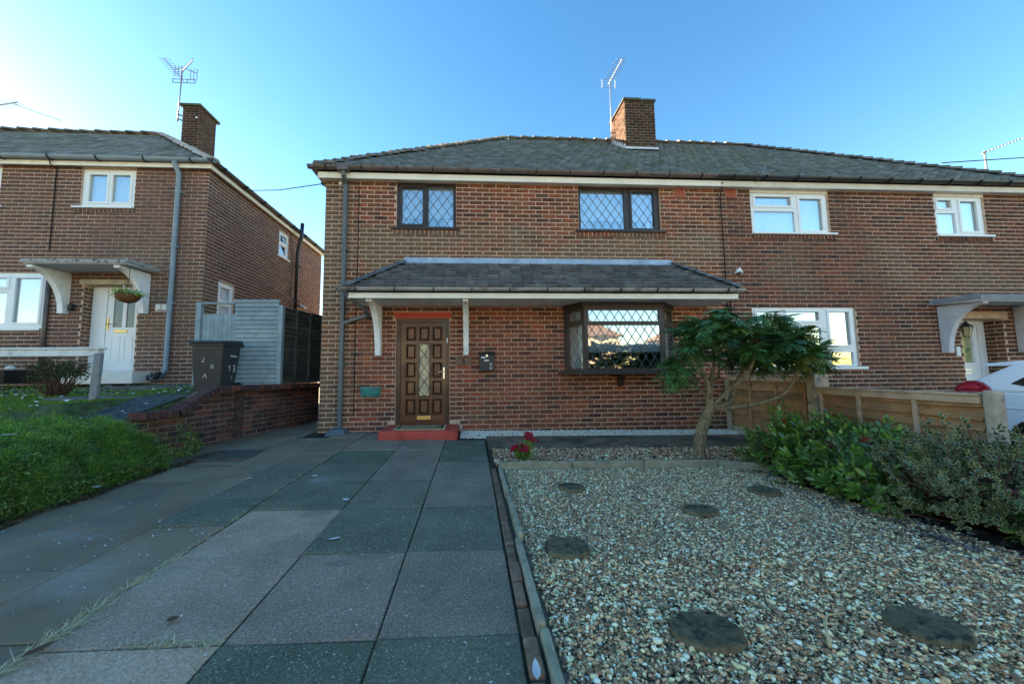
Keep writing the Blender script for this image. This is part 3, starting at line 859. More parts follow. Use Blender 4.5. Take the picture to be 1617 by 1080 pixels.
pebbles('bed_mulch', xy, np.clip(rng.lognormal(math.log(.012), .4, len(xy)), .005, .03), m_pebble_m, .012, lo=True)
xy = scatter(3.18, 8.0, -1.66, -.50, 1500, lambda x, y: (np.abs(y+1.1)+rng.normal(0, .12, len(x))) > .46)
pebbles('stray_pebble', xy, np.clip(rng.lognormal(math.log(.009), .4, len(xy)), .004, .02), m_pebble_m, .018, lo=True)

# log-slice stepping stones
SL = ['round log-effect stepping stone nearest the kerb corner by the pink flower', 'round stepping stone alone in the middle of the gravel',
      'round stepping stone half lost beside the glossy shrub', 'round stepping stone close to the concrete edging halfway down the drive',
      'pitted stepping stone with pebbles on it at the front of the gravel', 'stepping stone leaning out of the gravel near the variegated shrub']
for i, (sx, sy, sr, q) in enumerate(STEPS):
    ring = []
    n = 30
    rr = [sr*(1+.035*math.sin(3*k/n*6.28+i)+random.uniform(-.012, .012)) for k in range(n)]
    z = gz(sx, sy)
    mb = MB()
    vs = []
    rings = ((1.0, -.05), (1.02, .016), (.985, .030), (.93, .036), (.80, .036), (.64, .036), (.46, .036), (.28, .036), (.12, .036))
    for g, h in rings:
        for k in range(n):
            a = 6.283*k/n; X = sx+rr[k]*g*math.cos(a); Y = sy+rr[k]*g*q*math.sin(a)
            pit = .006*math.sin(X*71+i)*math.sin(Y*83+i*2)+.004*math.sin(X*150+Y*90)-(.011 if random.random() < .10 else 0)+random.uniform(-.0025, .0025)
            vs.append((X, Y, z+h+(pit if h > .02 else 0)))
    fs = []
    m = len(rings)-1
    for l in range(m):
        for k in range(n): fs.append((l*n+k, l*n+(k+1) % n, (l+1)*n+(k+1) % n, (l+1)*n+k))
    fs.append(tuple(m*n+k for k in range(n)))
    o = mb.add(vs, fs).build('stepping_stone', m_step, smooth=True)
    tag(o, SL[i], 'stepping stone', 'stepping stones in the gravel')
# ------------------------------------------------------------------ house with the porch roof and bay
PH, PV, MT = .274, .0885, .0135
Z0 = -.33
house = empty('brick_house', (4.0, 0, 0), 'dark brick house with panelled wooden front door, tiled porch roof and leaded bay window', 'house')
T0 = facade(0.0)
W1 = (1.40, 2.60, 4.03, 4.985); W2 = (5.14, 6.90, 4.03, 4.985)
DO = (1.42, 2.47, .10, 2.18); BAY = (4.80, 7.04, 1.14, 2.42); AB1 = (7.20, 7.46, 4.78, 4.985)
def shell(parent, T, u0, u1, z0, z1, holes, mortar, reveal=.16):
    return plate(MB(T), u0, u1, z0, z1, holes, -reveal, 0.0, outer=False).build('wall', mortar, parent, fix=False)
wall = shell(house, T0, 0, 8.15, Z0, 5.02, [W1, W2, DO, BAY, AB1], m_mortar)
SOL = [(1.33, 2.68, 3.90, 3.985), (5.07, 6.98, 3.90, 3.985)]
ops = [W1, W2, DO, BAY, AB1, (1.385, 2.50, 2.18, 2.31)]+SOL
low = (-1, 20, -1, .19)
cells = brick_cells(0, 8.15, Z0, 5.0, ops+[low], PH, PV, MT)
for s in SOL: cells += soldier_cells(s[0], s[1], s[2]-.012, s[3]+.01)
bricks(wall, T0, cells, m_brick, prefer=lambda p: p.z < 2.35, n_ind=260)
pl = MB(T0); plate(pl, -.022, 1.30, Z0, .193, [], -.02, .024); plate(pl, 2.66, 8.15, Z0, .193, [], -.02, .024)
plinth = pl.build('plinth', m_mortar, house, fix=False)
Tp = facade(-.024)
bricks(plinth, Tp, brick_cells(-.022, 8.15, Z0, .19, [(1.29, 2.67, -1, 1)], PH, PV, MT), m_brick, n_ind=40)
# left flank, back, floors
MB().box(-.004, .2, .004, 7.8, Z0, 5.02).build('side_wall', m_brick, house)
MB().box(.2, 8.149, 7.6, 7.8, Z0, 5.02).build('rear_wall', m_mortar, house)
MB().box(.2, 8.14, .25, 7.6, 2.5, 2.7).build('floor_slab', m_room, house)
MB().box(.2, 8.14, 2.6, 2.75, -.3, 5.0).build('inner_wall', m_room, house)

roof = MB().add([(-.17,-.17,5.145), (8.15,-.17,5.145), (8.15,3.9,8.565), (4.06,3.9,8.565), (-.17,7.97,5.145), (8.15,7.97,5.145)],
                [(0,1,2,3), (0,3,4), (4,3,2,5)]).build('roof', m_slate, house, fix=False)
tile_slope('roof_tiling', roof, (-.17,-.17,5.16), (8.15,-.17,5.16), (4.06,3.9,8.58), (8.15,3.9,8.58), 23, .2, m_slate)
ridge_tiles(roof, (4.15,3.9,8.60), (8.15,3.9,8.60), 10, .12, m_ridge)
ridge_tiles(roof, (-.14,-.14,5.20), (4.08,3.9,8.62), 32, .10, m_ridge, name='hip_tile', flat=.85)
fa = MB().box(-.085, 8.15, -.145, -.12, 4.962, 5.085).build('fascia', m_white, house, bevel=.004)
MB().box(-.11, -.085, -.145, 7.9, 4.962, 5.085).build('fascia', m_white, house)
MB().box(-.085, 8.15, -.12, -.002, 4.988, 5.0).build('soffit', m_white, house)
MB().box(-.085, -.005, -.002, 7.9, 4.988, 5.0).build('soffit', m_white, house)
gutter(house, (-.27,-.215,5.165), (8.02,-.215,5.165), .066, m_gutter, 12)
gutter(house, (-.185,8.0,5.165), (-.185,-.28,5.165), .066, m_gutter, 6)
MB().box(.30, .52, -.295, -.15, 5.06, 5.185).build('gutter_outlet', m_gutter, house, bevel=.01)
dp = downpipe(house, [(.41,-.22,5.07), (.41,-.20,4.97), (.41,-.07,4.88), (.41,-.07,.07)], .037, m_pipe, True, [(.41,-.07,3.55), (.41,-.07,1.28)])
MB().add([(.22,-.34,-.02),(.62,-.34,-.02),(.62,-.03,-.02),(.22,-.03,-.02),(.30,-.26,.085),(.55,-.26,.085),(.52,-.05,.10),(.31,-.05,.10)],
         [(0,1,5,4),(1,2,6,5),(2,3,7,6),(3,0,4,7),(4,5,6,7)]).build('drain_shoe', m_pipe, dp, bevel=.015)
MB().box(.255, .315, -.03, -.0095, 4.885, 4.945).build('junction_box', m_upvc, house)
def airbrick(parent, T, u0, u1, z0, z1):
    hs = []
    n, m = 6, 5
    for i in range(n):
        for j in range(m):
            a = u0+.035+(u1-u0-.07)*i/n; b = z0+.03+(z1-z0-.06)*j/m
            hs.append((a+.006, a+(u1-u0-.07)/n-.006, b+.006, b+(z1-z0-.06)/m-.006))
    mb = plate(MB(T), u0+.008, u1-.008, z0+.008, z1-.008, hs, -.03, .006)
    mb.quad((u0, -.03, z0), (u1, -.03, z0), (u1, -.03, z1), (u0, -.03, z1))
    return mb.build('air_brick', m_airbrick, parent, fix=False)
airbrick(house, T0, *AB1)

# upstairs windows
lat = dict(w=.187, h=.262, t=.0095)
def up_inner(a, b): 
    return [('roller_blind', m_blind, a, b, 4.30, 4.98, -.17), ('net_curtain', m_net, a, a+.22, 4.03, 4.26, -.15), ('net_curtain', m_net, b-.25, b-.05, 4.03, 4.26, -.15)]
window(house, T0, 1.40, 2.60, 4.03, 4.985, [(1.49, 1.93, 4.11, 4.915), (2.035, 2.535, 4.075, 4.935)], m_brownfr, m_glass, sash=(0,), lat=lat,
       inner=up_inner(1.4, 2.6), sill=(1.30, 2.68, 3.985, 4.028, .045))
window(house, T0, 5.14, 6.90, 4.03, 4.985, [(5.195, 6.135, 4.075, 4.925), (6.285, 6.79, 4.085, 4.915)], m_brownfr, m_glass, sash=(1,), lat=lat,
       inner=up_inner(5.15, 6.9), sill=(5.06, 6.99, 3.985, 4.028, .045))

# porch roof
PE, PZ = -.90, 2.60
porch = MB().add([(.72,PE,PZ-.03), (7.86,PE,PZ-.03), (7.12,-.01,3.28), (1.54,-.01,3.28), (.72,-.01,PZ-.03), (7.86,-.01,PZ-.03)],
                 [(0,1,2,3), (0,3,4), (1,5,2), (0,4,5,1)]).build('porch_roof', m_ptile, house, fix=False)
nrow = 8
sl = Vector((0, -.01-PE, 3.30-PZ)); slen = sl.length/nrow; ang = math.atan2(3.30-PZ, -.01-PE)
tw = .205
tl = MB().add([(-tw/2+.003,0,0),(tw/2-.003,0,0),(tw/2-.003,slen*1.2,0),(-tw/2+.003,slen*1.2,0),
               (-tw/2+.003,0,.055),(tw/2-.003,0,.055),(tw/2-.003,slen*1.2,.012),(-tw/2+.003,slen*1.2,.012)],
              [(4,5,6,7),(0,1,5,4),(1,2,6,5),(3,0,4,7)], 0.0).build('tile_shape', m_ptile)
tme = tl.data; bpy.data.objects.remove(tl)
for k in range(nrow):
    s = k/nrow
    xa = .74+(1.56-.74)*s+.06; xb = 7.84+(7.10-7.84)*s-.06
    n = int((xb-xa)/tw)
    off = (xb-xa-n*tw)/2
    for i in range(n):
        x = xa+off+tw*(i+.5)+(tw*.25 if k % 2 else -tw*.25)*.9
        inst('roof_tile', tme, porch, (x, PE+sl.y*s, PZ+sl.z*s-.012), (ang+random.uniform(-.02, .02), random.uniform(-.045, .045), random.uniform(-.02, .02)))
for sx, e0, e1 in ((-1, .74, 1.56), (1, 7.84, 7.10)):
    # bonnet tiles climbing each hip
    mb = MB().add([(0,-.11,.0),(.17,-.11,.0),(.17,.11,.0),(0,.11,.0),(0,0,.065),(.19,0,.03)], [(0,1,5,4),(3,4,5,2),(0,4,3)], 0.0)
    o = mb.build('hip_shape', m_ptile); hm = o.data; bpy.data.objects.remove(o)
    d = Vector((e1-e0, sl.y, sl.z)); q = d.to_track_quat('X', 'Z').to_euler()
    for k in range(nrow):
        p = Vector((e0, PE, PZ+.012))+d*(k/nrow)
        inst('hip_tile', hm, porch, p, (q[0], q[1]-.06, q[2]), (1.05, 1.15, 1.0))
    tile_slope('end_tiling', porch, (e0, -.01, PZ-.01), (e0, PE, PZ-.01), (e1, -.01, 3.29), (e1, -.012, 3.29), 8, .2, m_ptile)
MB(T0).add([(1.60,.012,3.29),(7.10,.012,3.29),(7.07,.012,3.405),(1.55,.012,3.41),(1.60,.035,3.285),(7.10,.035,3.285),(7.06,.02,3.405),(1.56,.02,3.41)],
           [(4,5,6,7),(3,2,6,7),(0,1,5,4),(0,4,7,3),(1,2,6,5)]).build('lead_flashing', m_lead, porch, fix=False)
MB().add([(1.58,-.02,3.315),(7.10,-.02,3.315),(7.14,-.13,3.255),(1.52,-.13,3.255)], [(0,1,2,3)]).build('lead_apron', m_lead, porch, fix=False)
MB().box(.78, 7.80, -.885, -.862, 2.405, 2.50).build('porch_fascia', m_white, porch, bevel=.004)
MB().box(.785, .805, -.862, -.012, 2.405, 2.50).build('porch_fascia', m_white, porch)
MB().box(7.775, 7.795, -.862, -.012, 2.405, 2.50).build('porch_fascia', m_white, porch)
MB().box(.81, 7.77, -.86, -.012, 2.43, 2.45).build('porch_soffit', m_conc_white, porch)
m_gutw = mat('worn_pale_gutter', [(.34,.33,.31)], .4, 3, .2, stain=[((.09,.075,.065), 2.6, .50, .15, .85)])
gutter(porch, (.60,-.945,2.575), (7.87,-.945,2.575), .055, m_gutw, 11)
downpipe(porch, [(.72,-.94,2.52), (.80,-.80,2.40), (.95,-.45,2.28), (.93,-.20,2.22), (.43,-.07,2.08)], .03, m_pipe, True)
# painted brackets
for x0 in (1.055, 2.745):
    corbel(house, -.012, x0, x0+.10, .80, 2.43, 1.44, m_conc_white, 'porch_bracket', m_conc_white)

# bay window
bay = MB().prism([(4.62,-.012),(4.94,-.52),(6.70,-.52),(7.12,-.012)], 'z', 1.045, 1.105).build('bay_window', m_brownfr, house, bevel=.008)
MB().prism([(4.74,-.012),(5.0,-.46),(6.64,-.46),(7.06,-.012)], 'z', 2.36, 2.43).build('bay_head', m_brownfr, bay)
def bayface(p0, p1, lights, sash=()):
    T = frame(p0, p1); L = math.hypot(p1[0]-p0[0], p1[1]-p0[1])
    w = plate(MB(T), 0, L, 1.105, 2.362, lights, -.06, 0).build('bay_frame', m_brownfr, bay, bevel=.006)
    for i, l in enumerate(lights):
        MB(T).quad((l[0],-.03,l[2]), (l[1],-.03,l[2]), (l[1],-.03,l[3]), (l[0],-.03,l[3])).build('pane', m_glass_bay, w, fix=False)
        lattice('lead_lattice', T, w, *l, -.026, w=.172, h=.262, t=.0095, ou=.3)
    return w
bayface((5.045,-.45), (6.60,-.45), [(.085, 1.47, 2.06, 2.275), (.065, 1.49, 1.165, 1.985)])
bayface((4.76,-.012), (5.045,-.45), [(.09, .44, 2.09, 2.28), (.07, .46, 1.16, 1.99)])
bayface((6.60,-.45), (7.03,-.012), [(.09, .52, 2.09, 2.28), (.07, .54, 1.16, 1.99)])
MB().prism([(-.012,1.045),(-.16,1.045),(-.16,.99),(-.10,.95),(-.085,.86),(-.012,.80)], 'x', 5.82, 5.93).build('bay_bracket', m_brownfr, bay, bevel=.008)
MB().quad((5.06,-.385,1.47), (6.585,-.385,1.47), (6.585,-.385,2.36), (5.06,-.385,2.36)).build('roller_blind', m_blind, bay, fix=False)
MB().quad((4.88,-.02,1.11), (5.075,-.33,1.11), (5.075,-.33,2.36), (4.88,-.02,2.36)).build('net_curtain', m_net, bay, fix=False)

MB().quad((6.57,-.33,1.11), (6.90,-.02,1.11), (6.90,-.02,2.36), (6.57,-.33,2.36)).build('net_curtain', m_net, bay, fix=False)
# front door
Td = facade(.07)
dfr = plate(MB(Td), 1.42, 2.47, .10, 2.18, [(1.495, 2.40, .16, 2.105)], -.07, .0).build('door_frame', m_wood, house, bevel=.008)
mould = plate(MB(Td), 1.455, 2.44, .16, 2.145, [(1.505, 2.39, .17, 2.095)], 0, .018).build('frame_bead', m_wood_d, dfr, bevel=.006)
cols_ = [(1.60, 1.81), (1.855, 2.075), (2.115, 2.325)]
rows_ = [(1.735, 2.035), (1.375, 1.685), (1.01, 1.325), (.665, .965), (.29, .61)]
holes = [(a, b, c, d) for i, (a, b) in enumerate(cols_) for j, (c, d) in enumerate(rows_) if not (i == 1 and 0 < j < 4)]
GL = (1.865, 2.065, .665, 1.685)
door = plate(MB(Td), 1.50, 2.395, .165, 2.10, holes+[GL], -.06, -.012).build('front_door', m_wood, house, bevel=.004)
for h in holes:
    a, b, c, d = h
    mb = MB(Td)
    e, f = .028, .05
    mb.add([(a,-.055,c),(b,-.055,c),(b,-.055,d),(a,-.055,d),(a+e,-.045,c+e),(b-e,-.045,c+e),(b-e,-.045,d-e),(a+e,-.045,d-e),
            (a+f,-.014,c+f),(b-f,-.014,c+f),(b-f,-.014,d-f),(a+f,-.014,d-f)],
           [(0,1,5,4),(1,2,6,5),(2,3,7,6),(3,0,4,7),(4,5,9,8),(5,6,10,9),(6,7,11,10),(7,4,8,11),(8,9,10,11)])
    mb.build('door_panel', m_wood, door, fix=False)
    plate(MB(Td), a-.004, b+.004, c-.004, d+.004, [(a+.018, b-.018, c+.018, d-.018)], -.02, -.004).build('panel_moulding', m_wood_d, door, bevel=.004)
MB(Td).quad((GL[0],-.035,GL[2]), (GL[1],-.035,GL[2]), (GL[1],-.035,GL[3]), (GL[0],-.035,GL[3])).build('door_glass', m_pane_obs, door, fix=False)
lattice('lead_lattice', Td, door, *GL, -.031, w=.20, h=.27, t=.010, ou=.5, material=m_ink)
plate(MB(Td), GL[0]-.02, GL[1]+.02, GL[2]-.02, GL[3]+.02, [GL], -.03, .0).build('glazing_bead', m_wood_d, door, bevel=.004)
hd = MB(Td).box(2.335, 2.37, -.012, .003, .985, 1.22).build('handle_plate', m_chrome, door, bevel=.008)
MB(Td).tube([(2.352,.003,1.13),(2.352,.05,1.13),(2.24,.052,1.125)], .010, 8).build('door_handle', m_chrome, door, smooth=True)
MB(Td).box(1.83, 2.10, -.012, .004, .20, .275).build('letter_plate', m_brass, door, bevel=.006)
MB(Td).box(2.405, 2.43, .001, .02, 1.70, 1.80).build('door_sensor', m_upvc, dfr, bevel=.004)
MB(T0).box(1.39, 2.50, -.04, .016, 2.185, 2.30).build('door_lintel', m_redpaint, house, bevel=.006)
MB().add([(1.30,-.80,-.12),(2.655,-.80,-.12),(2.655,-.001,-.12),(1.30,-.001,-.12),(1.31,-.79,.125),(2.65,-.79,.11),(2.65,-.001,.118),(1.31,-.001,.128)],
         [(0,1,5,4),(1,2,6,5),(2,3,7,6),(3,0,4,7),(4,5,6,7)]).build('door_step', m_redpaint, house, bevel=.02)
dm = empty('doormat', (1.98,-.46,.126), 'pale coir doormat printed WELCOME on the red doorstep', 'doormat')
MB().add([(1.53,-.68,.118),(2.43,-.68,.111),(2.43,-.22,.118),(1.53,-.22,.124),(1.53,-.68,.138),(2.43,-.68,.131),(2.43,-.22,.140),(1.53,-.22,.146)],
         [(0,1,5,4),(1,2,6,5),(2,3,7,6),(3,0,4,7),(4,5,6,7)]).build('mat', m_mat, dm, bevel=.004)
Tm = lambda a, d, z: (a, z, .139+.018*(z+.68)-.008*(a-1.53)+d)
plate(MB(Tm), 1.58, 2.38, -.64, -.26, [(1.61, 2.35, -.61, -.29)], .001, .0035).build('border_print', m_ink, dm, fix=False)
text_mesh('WELCOME', .155, m_ink, 'lettering', dm, (1.98,-.46,.1415), (.018, .008, 0), .001)

# things on the wall
num = empty('house_number_sign', (2.745,-.012,1.33), 'small oak house number plate 5 beside the front door', 'number sign')
MB(T0).box(2.585, 2.90, .009, .026, 1.255, 1.40).build('plate', m_oak, num, bevel=.006)
text_mesh('5', .16, m_ink, 'numeral', num, (2.745,-.028,1.328), (R(90), 0, 0), .002)
pb = empty('post_box', (3.2,-.012,1.31), 'black wall post box with white labels to the right of the door', 'post box')
MB(T0).prism([(3.06,1.13),(3.34,1.13),(3.35,1.46),(3.05,1.46)], 'y', .009, .12).build('body', m_black, pb, bevel=.012)
MB(T0).add([(3.03,.005,1.50),(3.37,.005,1.50),(3.37,.15,1.455),(3.03,.15,1.455),(3.03,.005,1.52),(3.37,.005,1.52),(3.37,.155,1.473),(3.03,.155,1.473)],
           [(0,1,2,3),(4,5,6,7),(0,1,5,4),(1,2,6,5),(2,3,7,6),(3,0,4,7)]).build('lid', m_black, pb, bevel=.006)
MB(T0).box(3.09, 3.17, .121, .125, 1.385, 1.41).build('name_label', m_whiteprint, pb)
MB(T0).box(3.15, 3.235, .121, .125, 1.325, 1.35).build('name_label', m_whiteprint, pb)
MB(T0).tube([(3.20,.12,1.43),(3.20,.132,1.43)], .02, 12).build('lock', m_chrome, pb)
for k in (0, 1): MB(T0).box(3.25, 3.30, .121, .126, 1.16+k*.075, 1.215+k*.075).build('pictogram', mat('grey_print', [(.3,.3,.3)], .6), pb)
wp = empty('wall_planter', (.96,-.012,.67), 'empty teal half-round plastic planter fixed low on the wall left of the door', 'planter')
mb = MB(); vs = []; n = 14
for r, rd, z in ((.150,.10,.665), (.175,.125,.72), (.188,.14,.81), (.205,.15,.815), (.205,.15,.85), (.185,.13,.85), (.17,.115,.70)):
    for k in range(n+1):
        a = math.pi*k/n; rib = 1+(.03 if k % 2 and z < .81 else 0)
        vs.append((.96-r*math.cos(a)*rib, -.012-rd*math.sin(a)*rib, z))
fs = [(l*(n+1)+k, l*(n+1)+k+1, (l+1)*(n+1)+k+1, (l+1)*(n+1)+k) for l in range(6) for k in range(n)]
mb.add(vs, fs).build('body', m_teal, wp, fix=True)
MB().box(.77, 1.15, -.02, -.0105, .66, .85).build('back_plate', m_teal, wp)
MB().tube([(.655,-.016,4.86),(.66,-.016,3.5),(.645,-.016,1.9),(.65,-.016,.3)], .007, 6).build('wall_cable', m_cable)
tag(bpy.data.objects['wall_cable'], 'thin black cable running down the brick wall beside the grey downpipe', 'cable')

# chimney
ch = MB().box(7.39, 8.29, 2.55, 3.55, 6.8, 9.0).build('chimney', m_mortar_d, house)
Tc = facade(2.55); Ts = frame((7.39, 3.55), (7.39, 2.55))
bricks(ch, Tc, brick_cells(7.39, 8.29, 7.28, 8.99, [], .225, .085, .012), m_brick_ch, n_ind=0)
bricks(ch, Ts, brick_cells(0, 1.0, 7.3, 8.99, [], .25, .085, .012, .1), m_brick_ch, n_ind=0)
MB().add([(7.33,2.49,8.98),(7.90,2.49,8.98),(7.90,3.61,8.98),(7.33,3.61,8.98),(7.36,2.52,9.07),(7.89,2.52,9.075),(7.89,3.58,9.075),(7.36,3.58,9.07)],
         [(0,3,2,1),(0,1,5,4),(1,2,6,5),(2,3,7,6),(3,0,4,7),(4,5,6,7)]).build('chimney_cap', m_cap, ch, bevel=.01)
MB().add([(7.93,2.50,8.98),(8.33,2.50,8.98),(8.33,3.61,8.98),(7.93,3.61,8.98),(7.94,2.52,9.055),(8.31,2.52,9.05),(8.31,3.58,9.05),(7.94,3.58,9.055)],
         [(0,3,2,1),(0,1,5,4),(1,2,6,5),(2,3,7,6),(3,0,4,7),(4,5,6,7)]).build('chimney_cap', m_cap, ch, bevel=.01)
m_flash = mat('pale_flashing', [(.55,.57,.58)], .6, 9, .2)
MB().add([(7.34,2.505,7.475),(8.35,2.505,7.475),(8.35,2.54,7.57),(7.34,2.54,7.57),(7.34,2.38,7.40),(8.35,2.38,7.40)], [(0,1,2,3),(4,5,1,0)]).build('flashing', m_flash, ch, fix=False)
for k in range(6):
    y = 2.56+k*.16; z = 7.56+k*.132
    MB().box(7.35, 7.381, y, y+.15, z, z+.11).build('stepped_flashing', m_flash, ch)
aerial('television_aerial', 'thin silver television aerial strapped to the central chimney stack', (7.28,3.3,8.05), (7.30,3.3,10.28), (.05,-1,.0), .85, 9, .42, (1,0,0), 'television aerials')
mb = MB()
for z in (8.35, 8.50): mb.bar((7.24,3.3,z), (7.45,3.3,z), .025, .025)
mb.bar((7.40,3.28,8.33),(7.40,3.28,8.52),.03,.02)
mb.build('aerial_bracket', m_gutter, ch)

# ------------------------------------------------------------------ attached neighbour
nb = empty('attached_house', (12, 0, 0), 'adjoining brick house with white windows, flat door canopy and white panelled door', 'house')
W3 = (8.90, 10.67, 4.03, 4.985); W4 = (13.17, 14.37, 4.03, 4.985); W5 = (8.77, 11.06, 1.15, 2.43); D2 = (13.45, 14.47, .0, 2.17); AB2 = (8.35, 8.61, 4.77, 4.985)
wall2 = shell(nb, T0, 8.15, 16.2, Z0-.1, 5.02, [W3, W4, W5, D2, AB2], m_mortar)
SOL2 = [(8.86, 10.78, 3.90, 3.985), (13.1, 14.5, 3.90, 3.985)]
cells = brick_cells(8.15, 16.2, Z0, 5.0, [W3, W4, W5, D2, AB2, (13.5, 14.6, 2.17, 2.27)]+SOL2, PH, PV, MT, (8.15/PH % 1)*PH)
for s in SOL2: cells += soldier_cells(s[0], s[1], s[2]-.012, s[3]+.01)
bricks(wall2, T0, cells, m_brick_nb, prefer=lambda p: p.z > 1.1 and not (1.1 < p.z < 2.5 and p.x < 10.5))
Trv = frame((14.47, 0), (14.47, .32))
bricks(wall2, lambda a, d, z: (14.47-d, a, z), brick_cells(0, .32, Z0, 2.17, [], .27, PV, MT), m_brick_nb, n_ind=0)
MB().box(14.475, 14.6, .003, .4, Z0, 2.3).build('door_reveal', m_mortar, nb)
MB().box(13.2, 13.445, .003, .4, Z0, 2.3).build('door_reveal', m_mortar, nb)
MB().box(13.3, 14.6, .003, .4, 2.172, 2.3).build('door_reveal', m_mortar, nb)
MB().box(8.151, 16.2, 7.6, 7.8, Z0, 5.02).build('rear_wall', m_mortar, nb)
MB().box(16.0, 16.2, .004, 7.6, Z0, 5.02).build('side_wall', m_mortar, nb)
MB().box(8.16, 15.99, .45, 7.6, 2.5, 2.7).build('floor_slab', m_room, nb)
MB().box(8.16, 15.99, 2.6, 2.75, -.3, 5.0).build('inner_wall', m_room, nb)
MB().box(8.141, 8.159, .26, 7.59, -.3, 5.0).build('party_wall', m_room, nb)
roof2 = MB().add([(8.15,-.17,5.145), (16.37,-.17,5.145), (11.85,3.9,8.565), (8.15,3.9,8.565), (16.37,7.97,5.145), (8.15,7.97,5.145)],
                 [(0,1,2,3), (1,4,2), (3,2,4,5)]).build('roof', m_slate, nb, fix=False)
tile_slope('roof_tiling', roof2, (8.15,-.17,5.16), (16.37,-.17,5.16), (8.15,3.9,8.58), (11.85,3.9,8.58), 23, .2, m_slate)
ridge_tiles(roof2, (8.16,3.9,8.60), (11.8,3.9,8.60), 9, .12, m_ridge)
ridge_tiles(roof2, (16.34,-.14,5.20), (11.83,3.9,8.62), 32, .10, m_ridge, name='hip_tile', flat=.85)
MB().box(8.15, 16.3, -.145, -.12, 4.962, 5.085).build('fascia', mat('cream_paint', [(.66,.62,.53)], .6, 3, .1, stain=[((.45,.40,.30), 4, .55, .15, .5)]), nb, bevel=.004)
MB().box(8.15, 16.3, -.12, -.002, 4.988, 5.0).build('soffit', m_white, nb)
gutter(nb, (8.03,-.215,5.16), (16.4,-.215,5.16), .066, m_black, 12)
airbrick(nb, T0, *AB2)
for a, b in ((8.90, 10.67), (13.17, 14.37)):
    MB(T0).box(a, b, -.05, .005, 4.915, 4.983).build('window_head', m_white, nb)
net = lambda a, b, c, e: [('net_curtain', m_net, a, b, c, e, -.16)]
window(nb, T0, 8.905, 10.665, 4.03, 4.913, [(9.01, 9.85, 4.63, 4.85), (8.99, 9.91, 4.06, 4.515), (10.02, 10.55, 4.085, 4.82)], m_upvc, m_glass, d=-.03, sash=(0, 2),
       inner=net(8.95, 10.6, 4.04, 4.9), sill=(8.88, 10.78, 3.985, 4.028, .06))
window(nb, T0, 13.175, 14.365, 4.03, 4.913, [(13.27, 13.62, 4.645, 4.85), (13.26, 13.69, 4.085, 4.54), (13.81, 14.23, 4.125, 4.83)], m_upvc, m_glass, d=-.03, sash=(0, 2),
       inner=net(13.2, 14.3, 4.04, 4.9), sill=(13.14, 14.48, 3.985, 4.028, .06))
window(nb, T0, 8.775, 11.055, 1.155, 2.425, [(8.87, 9.35, 1.62, 2.33), (8.87, 9.35, 1.20, 1.46), (9.53, 10.27, 2.12, 2.33), (9.53, 10.29, 1.20, 1.98), (10.47, 10.95, 1.60, 2.33), (10.47, 10.97, 1.20, 1.46)],
       m_upvc, m_glass_bay, d=-.03, sash=(0, 2, 4), inner=[('roller_blind', m_blind, 8.8, 11.0, 1.16, 2.42, -.2)], sill=(8.70, 11.17, 1.10, 1.153, .07))
# canopy, brackets and door
m_felt = mat('grey_felt_edge', [(.24,.25,.27)], .85, 6, .2)
cn = MB().add([(12.80,-.78,2.40),(15.3,-.78,2.40),(15.3,-.012,2.45),(12.80,-.012,2.45),(12.80,-.78,2.50),(15.3,-.78,2.50),(15.3,-.012,2.575),(12.80,-.012,2.575)],
              [(0,3,2,1),(0,1,5,4),(1,2,6,5),(2,3,7,6),(3,0,4,7),(4,5,6,7)]).build('door_canopy', m_grey_render, nb, bevel=.006)
MB().box(12.77, 15.33, -.81, -.782, 2.425, 2.53).build('canopy_edge', m_felt, cn)
MB().box(12.77, 12.798, -.78, -.012, 2.455, 2.56).build('canopy_edge', m_felt, cn)
for x0 in (12.93, 14.72): corbel(nb, -.012, x0, x0+.12, .72, 2.425, 1.43, m_grey_render, 'canopy_bracket')
Td2 = facade(.30)
df2 = plate(MB(Td2), 13.45, 14.47, .0, 2.165, [(13.53, 14.30, .06, 2.09)], -.07, 0).build('door_frame', m_upvc, nb, bevel=.008)
G2 = (13.66, 14.14, 1.22, 1.93)
d2 = plate(MB(Td2), 13.54, 14.29, .065, 2.085, [G2], -.06, -.015).build('front_door', m_upvc, nb, bevel=.005)
m_stained = mat('stained_glass', [(.30,.32,.18)], .12, 5, .4, stain=[((.07,.20,.05), 7, .52, .1, .8), ((.5,.42,.15), 11, .6, .06, .8), ((.55,.58,.52), 4, .62, .1, .7)])
MB(Td2).quad((G2[0],-.035,G2[2]), (G2[1],-.035,G2[2]), (G2[1],-.035,G2[3]), (G2[0],-.035,G2[3])).build('door_glass', m_stained, d2, fix=False)
arc = [(G2[0]-.03, G2[2]-.03), (G2[1]+.03, G2[2]-.03), (G2[1]+.03, 1.78), (14.02, 1.93), (13.90, 1.97), (13.78, 1.93), (G2[0]-.03, 1.78)]
mb = MB(Td2)
for i in range(len(arc)):
    a, b = arc[i], arc[(i+1) % len(arc)]
    mb.bar((a[0],-.012,a[1]), (b[0],-.012,b[1]), .03, .035)
mb.build('glazing_bead', m_upvc, d2)
MB(Td2).add([(G2[0],-.03,1.93),(G2[0],-.03,1.78),(13.78,-.03,1.93),(G2[1],-.03,1.93),(G2[1],-.03,1.78),(14.02,-.03,1.93)], [(0,1,2),(3,4,5)]).build('arch_corner', m_upvc, d2, fix=False)
plate(MB(Td2), 13.72, 14.08, .98, 1.07, [(13.735, 14.065, .995, 1.055)], -.015, -.006).build('letter_plate', m_chrome, d2)
plate(MB(Td2), 13.64, 14.16, .25, .88, [(13.68, 14.12, .29, .84)], -.015, -.004).build('door_panel', m_upvc, d2)
MB(T0).box(13.42, 14.56, -.03, .02, 2.175, 2.265).build('door_lintel', m_mortar, nb, bevel=.006)
